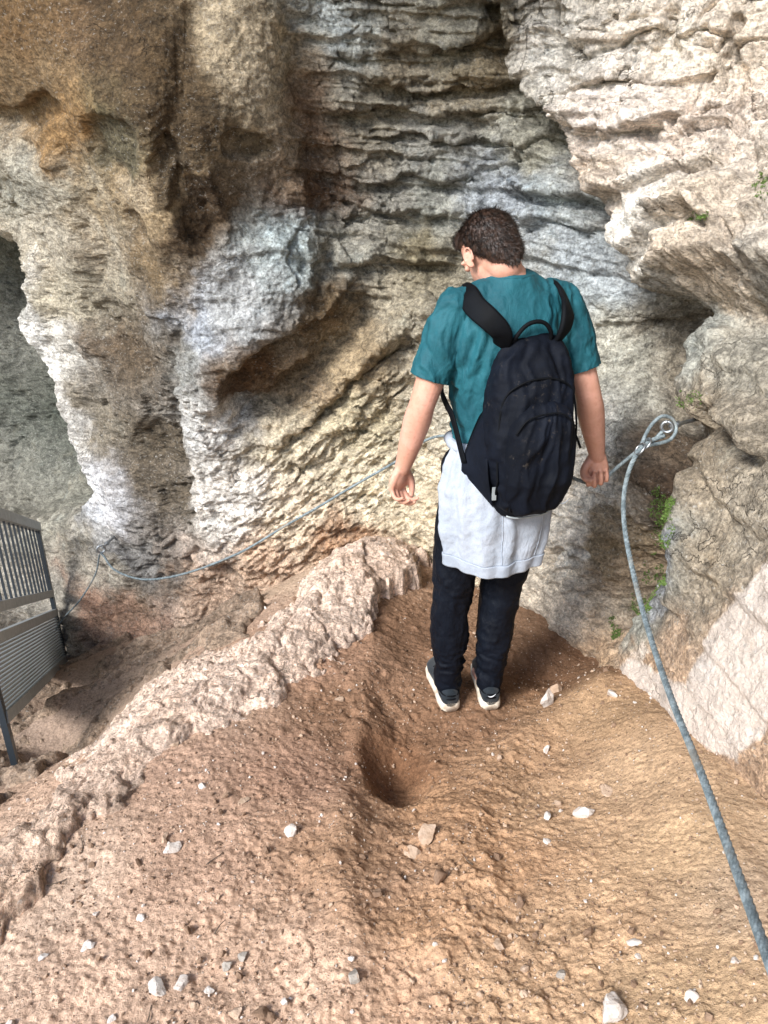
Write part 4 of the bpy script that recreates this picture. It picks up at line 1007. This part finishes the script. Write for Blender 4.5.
sw = swoosh(h2[0]-h2[1]*.0045+ZV*.072-OFF, h2[2], ZV, -h2[1], .028, 'heel_mark', MARKW, None); sw.parent = h2[3]

# ------------------------------------------------------------------ backpack
def backpack():
    bo = bp(-.020, -.135, .822)      # bottom centre, against the back
    PK = root('backpack', bo, 'black scuffed backpack worn on both shoulders of the walker', 'backpack')
    lean = .03
    Rr = rotm(R(-4), (0, 0, 1)); lx = Rr@LV; ox = Rr@(-FV); roll = R(3.5)
    def T(a, b, o): # left, up, out
        a2 = a*math.cos(roll)+b*math.sin(roll)*-.0; return bo+lx*a2+ZV*(b-a*math.sin(roll))+ox*(o-lean*(b/.5))
    H = .550
    wd = lambda b: np.interp(b, [0, .02, .07, .16, .30, .40, .47, .51, .535, H], [.050, .085, .120, .139, .138, .130, .118, .104, .085, .050])
    dp = lambda b: np.interp(b, [0, .02, .07, .16, .30, .40, .47, .51, .535, H], [.030, .075, .125, .155, .150, .128, .098, .070, .05, .020])
    def out(a, b):
        w = wd(b); u = np.clip(abs(a)/w, 0, 1); base = dp(b)*(1-u**3.2)**(1/2.4)
        return base
    nb, na = 130, 96; V = []
    S = []
    for b in np.linspace(0, H, nb):
        ring = []
        for j in range(na):
            q = j/na
            if q < .72:   # outer shell from right edge over the front to left edge
                th = math.pi*(q/.72); ca = math.cos(th); sa = math.sin(th); a = -wd(b)*math.copysign(abs(ca)**(2/2.8), ca); o = dp(b)*abs(sa)**(2/3.0)
            else:
                a = wd(b)*(1-2*(q-.72)/.28); o = -.006*math.sin(math.pi*(q-.72)/.28)
            ring.append((a, b, o))
        S += ring
    S = np.array(S); V = np.array([T(*q) for q in S])
    F_ = [(i*na+j, i*na+(j+1) % na, (i+1)*na+(j+1) % na, (i+1)*na+j) for i in range(nb-1) for j in range(na)]+[tuple(range(na))[::-1], tuple((nb-1)*na+j for j in range(na))]
    N = np.empty_like(V); me = bpy.data.meshes.new('t'); me.from_pydata([tuple(v) for v in V], [], F_); me.update(); n_ = np.empty(len(V)*3, np.float32); me.vertices.foreach_get('normal', n_); N = n_.reshape(-1, 3).astype(float)
    c = V.mean(0); 
    if ((V-c)*N).sum() < 0: N = -N
    L = S
    sag = ridged(np.c_[S[:, 0]+.25*S[:, 1]*0, S[:, 1]*.35, S[:, 2]*.6]+np.c_[fbm(S, 9, 3, 5), fbm(S, 9, 3, 6), fbm(S, 9, 3, 7)]*.03, (15, 7, 9), 2, 3, .4)
    fr = sstep(.02, .07, S[:, 2])
    V = V+N*((sag-.5)*.022*fr*sstep(.0, .08, S[:, 1])+fbm(S, 45, 2, 8)*.002)[:, None]
    main = mobj('main_bag', V, F_, NAVY, PK)
    # front pocket: a second padded panel
    nbp, nap = 70, 60; G = []
    pw = lambda b: np.interp(b, [.03, .06, .12, .22, .31, .36, .385], [.055, .082, .104, .112, .104, .080, .035])
    bs = np.linspace(.03, .385, nbp)
    for b in bs:
        for a_ in np.linspace(-1, 1, nap):
            a = a_*pw(b)-.004; edge = max(abs(a_), 0)**1; e2 = min((b-.03)/.03, (.385-b)/.04, 1)
            bul = .034*(1-abs(a_)**5)**.6*max(e2, 0)**.5 if abs(a_) < 1 else 0
            rr = bul-.006; G.append((a, b, out(a, b)+rr))
    G = np.array(G); Vp = np.array([T(*q) for q in G]); dv = ridged(np.c_[G[:, 0]+.15*G[:, 1], G[:, 1]*.3, G[:, 2]*0]+np.c_[fbm(G, 8, 3, 15), fbm(G, 8, 3, 16), G[:, 2]*0]*.03, (17, 7, 1), 2, 13, .4)
    inner = (np.abs(G[:, 0]+.004)/np.array([pw(b) for b in G[:, 1]]) < .9)
    Vp = Vp+ox*((dv-.5)*.024*inner)[:, None]
    Bk = np.array([T(a, b, max(out(a, b)-.02, .0)) for a, b, o in G]); n = len(Vp); g = np.arange(n).reshape(nbp, nap)
    F_ = []
    for a_, b_, c_, d_ in zip(g[:-1, :-1].ravel(), g[:-1, 1:].ravel(), g[1:, 1:].ravel(), g[1:, :-1].ravel()): F_ += [(a_, d_, c_, b_), (a_+n, b_+n, c_+n, d_+n)]
    ed = list(g[0]) + list(g[1:, -1]) + list(g[-1, -2::-1]) + list(g[-2:0:-1, 0])
    for p_, q_ in zip(ed, ed[1:]+ed[:1]): F_.append((p_, q_, q_+n, p_+n))
    fp = mobj('front_pocket', np.vstack([Vp, Bk]), F_, NAVY, PK)
    # zips: over the top of the pocket and round the main opening
    def line(pts2, lift, r, name, mat, par):
        P = catmull(np.array(pts2, float), 8); P = np.array([T(a, b, out(a, b)+l_) for (a, b), l_ in zip(P, np.full(len(P), lift))]); P, _ = resample(P, .004)
        o = MB().add(*tube(P, r, 8)).build(name, mat, PK); o.parent = par; return o
    line([(.113, .10), (.118, .20), (.116, .32), (.100, .405), (.055, .440), (0, .448), (-.05, .440), (-.095, .405), (-.116, .32), (-.118, .20)], .004, .0032, 'zip', STRAP, main)
    line([(.088, .315), (.055, .355), (0, .366), (-.05, .358), (-.085, .32)], .036, .0026, 'zip', STRAP, fp)
    q = T(.118, .115, out(.118, .115)+.012); v, f = box(q, lx*.006, ZV*.02, ox*.003); MB().add(v, f).build('zip_pull', GREYST, PK, False)
    line([(.07, .028), (.03, .020), (-.03, .020), (-.07, .03)], .008, .003, 'piping', GREYST, main)
    # printed mark low on the right
    b_ = .085; a_ = -.082; c0 = T(a_, b_, out(a_, b_)+.028); s_ = swoosh(c0, -lx, ZV, ox, .034, 'printed_mark', MARK, PK); s_.parent = fp
    # carrying handle
    P = catmull([T(.062, .525, .030), T(.056, .552, .040), T(.030, .583, .046), T(0, .592, .048), T(-.028, .583, .046), T(-.048, .556, .040), T(-.052, .527, .030)], 8)
    MB().add(*tube(P, .0062, 10)).build('carry_handle', STRAP, PK)
    # side wing that the lower strap pulls out
    P0_ = [T(.128, .33, .02), T(.135, .20, .045), T(.118, .06, .07), T(.10, .03, .03), T(.185, .165, -.012)]
    m = MB(); c = np.mean(P0_, 0); 
    up3 = [T(.120, .36, .03), T(.136, .26, .07), T(.136, .16, .09), T(.118, .07, .09)]; tip = T(.190, .172, .0)
    V = []; nS, nT = 10, 14
    edge = catmull(up3, 4)
    for sgn in (0, 1):
        for i_, e_ in enumerate(edge):
            for t in np.linspace(0, 1, nT):
                w_ = 1-.35*abs(i_/(len(edge)-1)-.5)*2
                tp = tip+ZV*((.5-i_/(len(edge)-1))*.03); p_ = e_*(1-t)+tp*t; p_ = p_+ox*(-.012*math.sin(t*math.pi))-ox*(.010+.03*(1-t))*sgn; V.append(p_)
    n = len(edge)*nT; g = np.arange(n).reshape(len(edge), nT); F_ = []
    for a_, b_, c_, d_ in zip(g[:-1, :-1].ravel(), g[:-1, 1:].ravel(), g[1:, 1:].ravel(), g[1:, :-1].ravel()): F_ += [(a_, b_, c_, d_), (a_+n, d_+n, c_+n, b_+n)]
    ed = list(g[0]) + list(g[1:, -1]) + list(g[-1, -2::-1]) + list(g[-2:0:-1, 0])
    for p_, q_ in zip(ed, ed[1:]+ed[:1]): F_.append((q_, p_, p_+n, q_+n))
    mobj('side_panel', V, F_, NAVY, PK)
    # straps
    def ribbon(P, W_, th, cen, name, mat):
        P = np.array(P, float); Wd = np.asarray(W_, float); Q_ = catmull(np.c_[P, Wd], 8); X = Q_[:, :3]; w = Q_[:, 3]
        Tn = np.gradient(X, axis=0); Tn /= np.linalg.norm(Tn, axis=1)[:, None]; nn = X-cen; nn -= Tn*(nn*Tn).sum(1)[:, None]; nn /= np.linalg.norm(nn, axis=1)[:, None]; sd = np.cross(Tn, nn)
        pr = np.array([(-1, -.5), (-.96, .3), (-.8, .5), (0, .62), (.8, .5), (.96, .3), (1, -.5), (0, -.5)])
        V = []; 
        for i in range(len(X)):
            for a_, b_ in pr: V.append(X[i]+sd[i]*a_*w[i]/2+nn[i]*b_*th)
        k = len(pr); n = len(X); F_ = [(i*k+j, i*k+(j+1) % k, (i+1)*k+(j+1) % k, (i+1)*k+j) for i in range(n-1) for j in range(k)]+[tuple(range(k))[::-1], tuple((n-1)*k+j for j in range(k))]
        return mobj(name, V, F_, mat, PK)
    cen = bp(0, 0, 1.36)
    ribbon([T(.085, .510, .008), bp(.082, -.142, 1.385), bp(.118, -.128, 1.425), bp(.142, -.082, 1.452), bp(.149, -.03, 1.478), bp(.145, .04, 1.468), bp(.125, .10, 1.42), bp(.125, .132, 1.32), bp(.145, .125, 1.20)], [.050, .058, .064, .066, .066, .066, .062, .055, .04], .013, cen, 'shoulder_strap', STRAP)
    ribbon([T(-.075, .510, .008), bp(-.112, -.142, 1.385), bp(-.125, -.128, 1.430), bp(-.138, -.082, 1.453), bp(-.142, -.03, 1.479), bp(-.138, .04, 1.468), bp(-.125, .10, 1.42), bp(-.125, .132, 1.32), bp(-.145, .125, 1.20)], [.050, .058, .064, .066, .066, .066, .062, .055, .04], .013, cen, 'shoulder_strap', STRAP)
    cen = bp(0, 0, 1.1)
    for sg in (1, -1):
        ribbon([bp(.145*sg, .125, 1.21), bp(.178*sg, .07, 1.17), bp(.186*sg, .0, 1.145), bp(.186*sg, -.06, 1.12), T(.186*sg, .185, .003)], [.022]*5, .004, cen, 'lower_strap', STRAP)
    return PK
backpack()

# ------------------------------------------------------------------ the thinner cable through the walker's hand, on to the far wall
ANC = at_t(101, 553, 4.42)
cp_ = [RING+np.array([-.02, -.02, -.008]), at_t(650,444,2.44), RING*.62+GRIP*.38+ZV*-.004, RING*.25+GRIP*.75+ZV*-.006, GRIP+np.array([.028, .003, .008]), GRIP, GRIP+np.array([-.05, .03, -.008]), at_t(520,455,2.85), at_t(440,436,3.30), at_t(392,464,3.55),
       at_t(355,485,3.66), at_t(320,506,3.75), at_t(285,526,3.85), at_t(245,550,3.95), at_t(205,567,4.06), at_t(170,577,4.18), at_t(140,579,4.30), at_t(115,570,4.38), ANC+np.array([.02, -.01, -.02]), ANC]
v, f = cable(cp_, .0062, .07, 6, 24); hc = MB().add(v, f).build('hand_cable', ROPE); tag(hc, 'thin pale cable held by the walker and sagging along the back wall', 'rope')
lc = [ANC+np.array([-.01, 0, -.01]), at_t(95,575,4.5), at_t(80,600,4.6), at_t(62,620,4.75), at_t(50,640,4.85)]
v, f = cable(lc, .0048, .07, 6, 24); lc_ = MB().add(v, f).build('hand_cable', ROPE); tag(lc_, 'short dark cable leading down from the far ring bolt towards the railing', 'rope')
eye_bolt(ANC+np.array([0, .01, .02]), (.1, 1, -.05), .022, 'small ring bolt on the left rock fin above the railing', .006, 1.4)
# ------------------------------------------------------------------ stones lying on the path
def stone_mat(name, a, b):
    t = NT(name); p = t.pos(); c = t.mix(t.rng(t.noise(p, 30, 6, .7), .35, .68), a, b); c = t.mix(t.rng(t.noise(p, 70, 5, .8), .55, .66, 0, .6), c, (.26, .16, .10))
    return t.done(c, .85, t.bump(t.noise(p, 110, 5, .7), .6, .006), spec=.2)
SM = {'w': stone_mat('chalk_stone', (.60, .55, .50), (.44, .38, .33)), 'b': stone_mat('sandy_stone', (.46, .34, .25), (.36, .25, .17)), 'g': stone_mat('grey_stone', (.26, .23, .20), (.38, .34, .29)), 'd': stone_mat('brown_stone', (.16, .10, .065), (.25, .165, .11))}
def gfind(px, py):
    d = ray(px, py); ts = np.linspace(.8, 3.6, 700); P = CAM+ts[:, None]*d; h = ground_height(P[:, 0], P[:, 1]); k = np.argmax(P[:, 2] < h); return P[k], ts[k]
def stone_mesh(seed, r, npl=11):
    rg = np.random.default_rng(seed); b = bmesh.new(); bmesh.ops.create_icosphere(b, subdivisions=3, radius=1.0)
    V = np.array([v.co for v in b.verts]); 
    for k in range(npl):
        n = rg.normal(size=3); n /= np.linalg.norm(n); h = rg.uniform(.38, .78); d = V@n; V -= np.clip(d-h, 0, None)[:, None]*n*.95
    V *= np.asarray(r); V += fbm(V+seed, 1/np.mean(r)*1.2, 3, seed)[:, None]*V*.30
    for v, c in zip(b.verts, V): v.co = c
    me = bpy.data.meshes.new('stone'); b.to_mesh(me); b.free(); return me
STONES = [  # px, py, width px, height/width, depth/width, material, turn, label
 (158,990,22,.5,.9,'w',.4,'largest white stone near the lower left, beside two pale ones'),(180,986,15,.5,.8,'w',1.2,'white stone touching the right side of the largest one'),
 (88,945,13,.4,.9,'w',.9,'white jagged stone in the lower left dirt'),(42,959,9,.5,1,'w',0,'small white pebble nearest the left edge'),(209,991,10,.4,.8,'w',1,'small pale stone right of the white pair'),
 (194,1008,11,.4,.7,'b',2,'sandy flat stone below the white pair'),(113,1019,10,.6,.9,'w',.3,'white pebble cut by the bottom edge on the left'),(237,1015,13,.6,.8,'b',1,'sandy stone at the bottom edge beside a brown one'),
 (261,1014,17,.5,.7,'d',.2,'dark brown stone at the bottom edge'),(226,966,11,.6,.8,'g',1.1,'grey stone, left of a close grey pair'),(243,957,9,.6,.8,'g',.5,'grey stone, right of a close grey pair'),
 (353,978,15,.7,.9,'g',.8,'dark grey angular stone low in the middle of the path'),(172,849,15,.4,.7,'w',.3,'broken white flake lying flat on the left slope'),(165,839,9,.9,.6,'b',1.5,'upright sandy chip beside the broken white flake'),
 (172,745,16,.45,.6,'b',.2,'flat sandy stone just below the pale ledge'),(292,833,13,.8,.9,'w',.7,'pale stone alone left of the dark hollow'),(242,802,13,.35,.8,'b',.1,'flat sandy stone up the left slope'),
 (203,787,7,.6,.9,'w',.3,'tiny white pebble on the upper left slope'),(140,919,8,.5,.9,'w',1.9,'small white pebble left of centre on the slope'),(96,915,7,.5,.8,'w',.9,'tiny white pebble near the left twig'),
 (427,837,20,.65,.8,'b',.5,'angular sandy stone below the hollow with a flat one beside it'),(414,852,19,.35,.7,'b',2.6,'flat sandy stone leaning under the angular one'),(438,881,14,.9,.8,'d',.4,'brown upright lump below the sandy pair'),
 (585,816,18,.65,.7,'w',.1,'white blocky stone right of centre on the path'),(547,818,10,.6,.8,'w',.8,'small white stone left of the white block'),(558,806,12,.5,.7,'b',.5,'sandy stone above left of the white block'),
 (547,843,9,.6,.8,'w',.2,'white pebble below the white block'),(546,751,8,.8,.8,'w',.6,'white chip behind the white block towards the walker'),(606,792,13,.5,.8,'b',1.1,'pinkish stone above the white block'),
 (634,943,11,.45,.8,'w',2.4,'small white oblong stone low on the right slope'),(638,957,6,.5,.9,'w',.2,'tiny white pebble under the oblong stone'),(692,998,13,.7,.9,'w',.6,'white double stone near the lower right corner'),
 (611,1011,30,.6,.7,'w',.3,'large white stone at the bottom edge right of centre'),(734,962,9,.6,.8,'w',.9,'white pebble beside the thick rope'),(498,948,14,.35,.8,'b',.7,'flat cracked sandy stone low in the centre'),
 (547,706,14,1.9,.6,'w',.2,'upright white slab just right of the shoes'),(557,692,12,1.1,.7,'b',.8,'sandy block leaning behind the upright white slab'),(612,696,10,.9,.5,'w',2.2,'white pointed chip at the foot of the right wall'),
 (376,895,10,.6,.9,'d',.6,'brown clod in the path below the hollow'),(520,905,11,.5,.9,'d',1.6,'brown clod centred low on the path'),(340,700,10,.5,.8,'b',.6,'sandy stone above left of the hollow'),(560,975,10,.5,.9,'g',.3,'grey pebble left of the large bottom white stone'),
]
for i, (px, py, w, hr, dr, mk, rot, lab) in enumerate(STONES):
    P, t = gfind(px, py); r = w/F*t/2*1.42; hz = r*hr
    me = stone_mesh(100+i, (r, r*dr, hz), 12); me.materials.append(SM[mk]); me.polygons.foreach_set('use_smooth', [False]*len(me.polygons)) 
    o = bpy.data.objects.new('stone', me); C.objects.link(o); gzv = float(ground_height(P[:1], P[1:2])[0]); o.location = (P[0], P[1], gzv+hz*.30); o.rotation_euler = (.12*math.sin(i*2.3), .14*math.cos(i*1.7), rot)
    tag(o, lab, 'stone', 'loose stones on the path')
# gravel and crumbs of earth: too many to count
rg = np.random.default_rng(11); protos = [stone_mesh(300+k, (1, .8, .6), 9) for k in range(6)]
PV = []; 
for me in protos:
    b = bmesh.new(); bmesh.ops.create_icosphere(b, subdivisions=1, radius=1.0); n = rg.normal(size=(6, 3)); n /= np.linalg.norm(n, axis=1)[:, None]; V = np.array([v.co for v in b.verts])
    for q in n: V -= np.clip(V@q-rg.uniform(.5, .8), 0, None)[:, None]*q
    PV.append((V*(1, .8, .6), [tuple(v.index for v in f.verts) for f in b.faces])); b.free()
NG = 15000; th_ = rg.uniform(R(52), R(128), NG*2); rr_ = np.exp(rg.uniform(math.log(1.35), math.log(3.9), NG*2)); X = GO[0]+rr_*np.cos(th_); Y = GO[1]+rr_*np.sin(th_); ok = (Y < 3.4) & (X > -1.25) & (X < 1.15); X, Y = X[ok][:NG], Y[ok][:NG]
dens = fbm(np.c_[X, Y, X*0], 2.4, 3, 900); ok = rg.uniform(-.35, .5, len(X)) < dens+.12; X, Y = X[ok], Y[ok]; Z = ground_height(X, Y)
for mk, lo, hi, nm, lab in (('w', 0, .16, 'chalk_gravel', None), ('b', .16, .60, 'gravel', None), ('d', .60, 1, 'earth_crumbs', None)):
    u = rg.random(len(X)) if mk == 'w' else u; sel = np.nonzero((u >= lo) & (u < hi))[0]; V = []; Fc = []; n = 0
    for i in sel:
        pv, pf = PV[i % 6]; s = .0029*np.exp(rg.normal()*.55)*.85*(1.0 if mk != 'd' else 1.35); M = np.array(Euler((rg.uniform(0, 6), rg.uniform(0, 6), rg.uniform(0, 6))).to_matrix())
        V.append(pv@M.T*s+np.array([X[i], Y[i], Z[i]+s*.3])); Fc += [tuple(q+n for q in f) for f in pf]; n += len(pv)
    o = mobj(nm, np.vstack(V), Fc, SM[mk], None, False); tag(o, {'w': 'scattered chips of white gravel on the path', 'b': 'scattered sandy gravel on the path', 'd': 'small brown crumbs of earth on the path'}[mk], 'gravel', kind='stuff')
# twigs
tw = NT('dry_twig'); TWIG = tw.done(tw.mix(tw.noise(tw.pos(), 60, 4), (.05, .035, .025), (.16, .12, .085)), .9)
for i, (px, py, ln, an, lab) in enumerate([(215,860,.05,.9,'thin dark twig lying on the left slope beside the broken flake'),(58,884,.045,.5,'short grey twig close to the left edge'),(82,846,.05,1.9,'crooked twig under the pale ledge at the left'),(150,1015,.035,1.4,'short forked twig beside the largest white stone'),(220,930,.04,1.0,'short straw coloured twig left of the grey pair'),(468,862,.035,2.2,'short twig near the sandy stones')]):
    P, t = gfind(px, py); q = [np.array([P[0]+math.cos(an)*s*ln+math.sin(s*4+i)*.003, P[1]+math.sin(an)*s*ln, 0]) for s in np.linspace(-.5, .5, 7)]; q = np.array(q); q[:, 2] = ground_height(q[:, 0], q[:, 1]).max()+.001
    v, f = tube(q, np.linspace(.0016, .0008, 7), 6); o = mobj('twig', v, f, TWIG); tag(o, lab, 'twig', 'dry twigs on the path')
# moss in the wet gully
mm_ = NT('wet_moss'); MOSS = mm_.done(mm_.mix(mm_.noise(mm_.pos(), 30, 4), (.05, .10, .015), (.13, .20, .04)), .8)
dlt = P1-CAM; dep = dlt@FW; pxs = 384+F*(dlt@RT)/np.maximum(dep, .1); pys = 512-F*(dlt@UP)/np.maximum(dep, .1)
Nw = -grid_normals(P1, NR, NC); tocam = CAM-P1; Nw *= np.sign((Nw*tocam).sum(1))[:, None]
def moss(areas, name, label, nmax):
    V = []; Fc = []; n = 0
    for (cx, cy, rx, ry, k) in areas:
        e = ((pxs-cx)/rx)**2+((pys-cy)/ry)**2; sel = np.nonzero((e < 1) & (dep > 0) & (dep < 3.4))[0]
        cl = fbm(P1[sel], 16, 3, 950)+.25*(1-e[sel]) ; sel = sel[cl > .12]
        if len(sel) == 0: continue
        for i in rg.choice(sel, k):
            c = P1[i]+rg.normal(size=3)*.004; nn = Nw[i]
            for _ in range(3):
                d = nn*.8+rg.normal(size=3)*.6+ZV*.2; d /= np.linalg.norm(d); s = np.cross(d, rg.normal(size=3)); s /= np.linalg.norm(s); L_ = rg.uniform(.004, .010); w_ = L_*.28
                V += [c-s*w_, c+s*w_, c+d*L_]; Fc.append((n, n+1, n+2)); n += 3
    o = mobj(name, V, Fc, MOSS, None, False); tag(o, label, 'moss', kind='stuff')
moss([(660,505,16,18,900),(664,528,12,20,700),(655,575,12,22,600),(642,600,12,16,500),(614,628,8,12,250),(690,400,14,10,150),(760,185,12,14,150),(700,215,12,5,120)], 'moss', 'bright green moss in the wet gully behind the rope', 0)
# ------------------------------------------------------------------ daylight
W = bpy.data.worlds.new('World'); sc.world = W; W.use_nodes = True; nt = W.node_tree
bg = nt.nodes['Background']; sky = nt.nodes.new('ShaderNodeTexSky'); sky.sky_type = 'NISHITA'; sky.sun_disc = False
SD = Vector((.56, .66, -.70)).normalized()     # travel direction of the light: from behind on the left
sky.sun_elevation = math.asin(-SD.z); sky.sun_rotation = math.atan2(-SD.x, -SD.y)
sky.air_density = 1.0; sky.dust_density = 1.0
nt.links.new(sky.outputs[0], bg.inputs[0]); bg.inputs[1].default_value = .15
sl = bpy.data.lights.new('sun', 'SUN'); sl.energy = 3.3; sl.angle = R(20); sl.color = (1, .99, .965)
so = bpy.data.objects.new('sun', sl); C.objects.link(so); so.rotation_euler = SD.to_track_quat('-Z', 'Y').to_euler()
vs = sc.view_settings; vs.view_transform = 'Standard'; vs.look = 'None'; vs.gamma = 1; vs.use_curve_mapping = False; vs.exposure = 1.0
sc.cycles.max_bounces = 6; sc.cycles.diffuse_bounces = 3
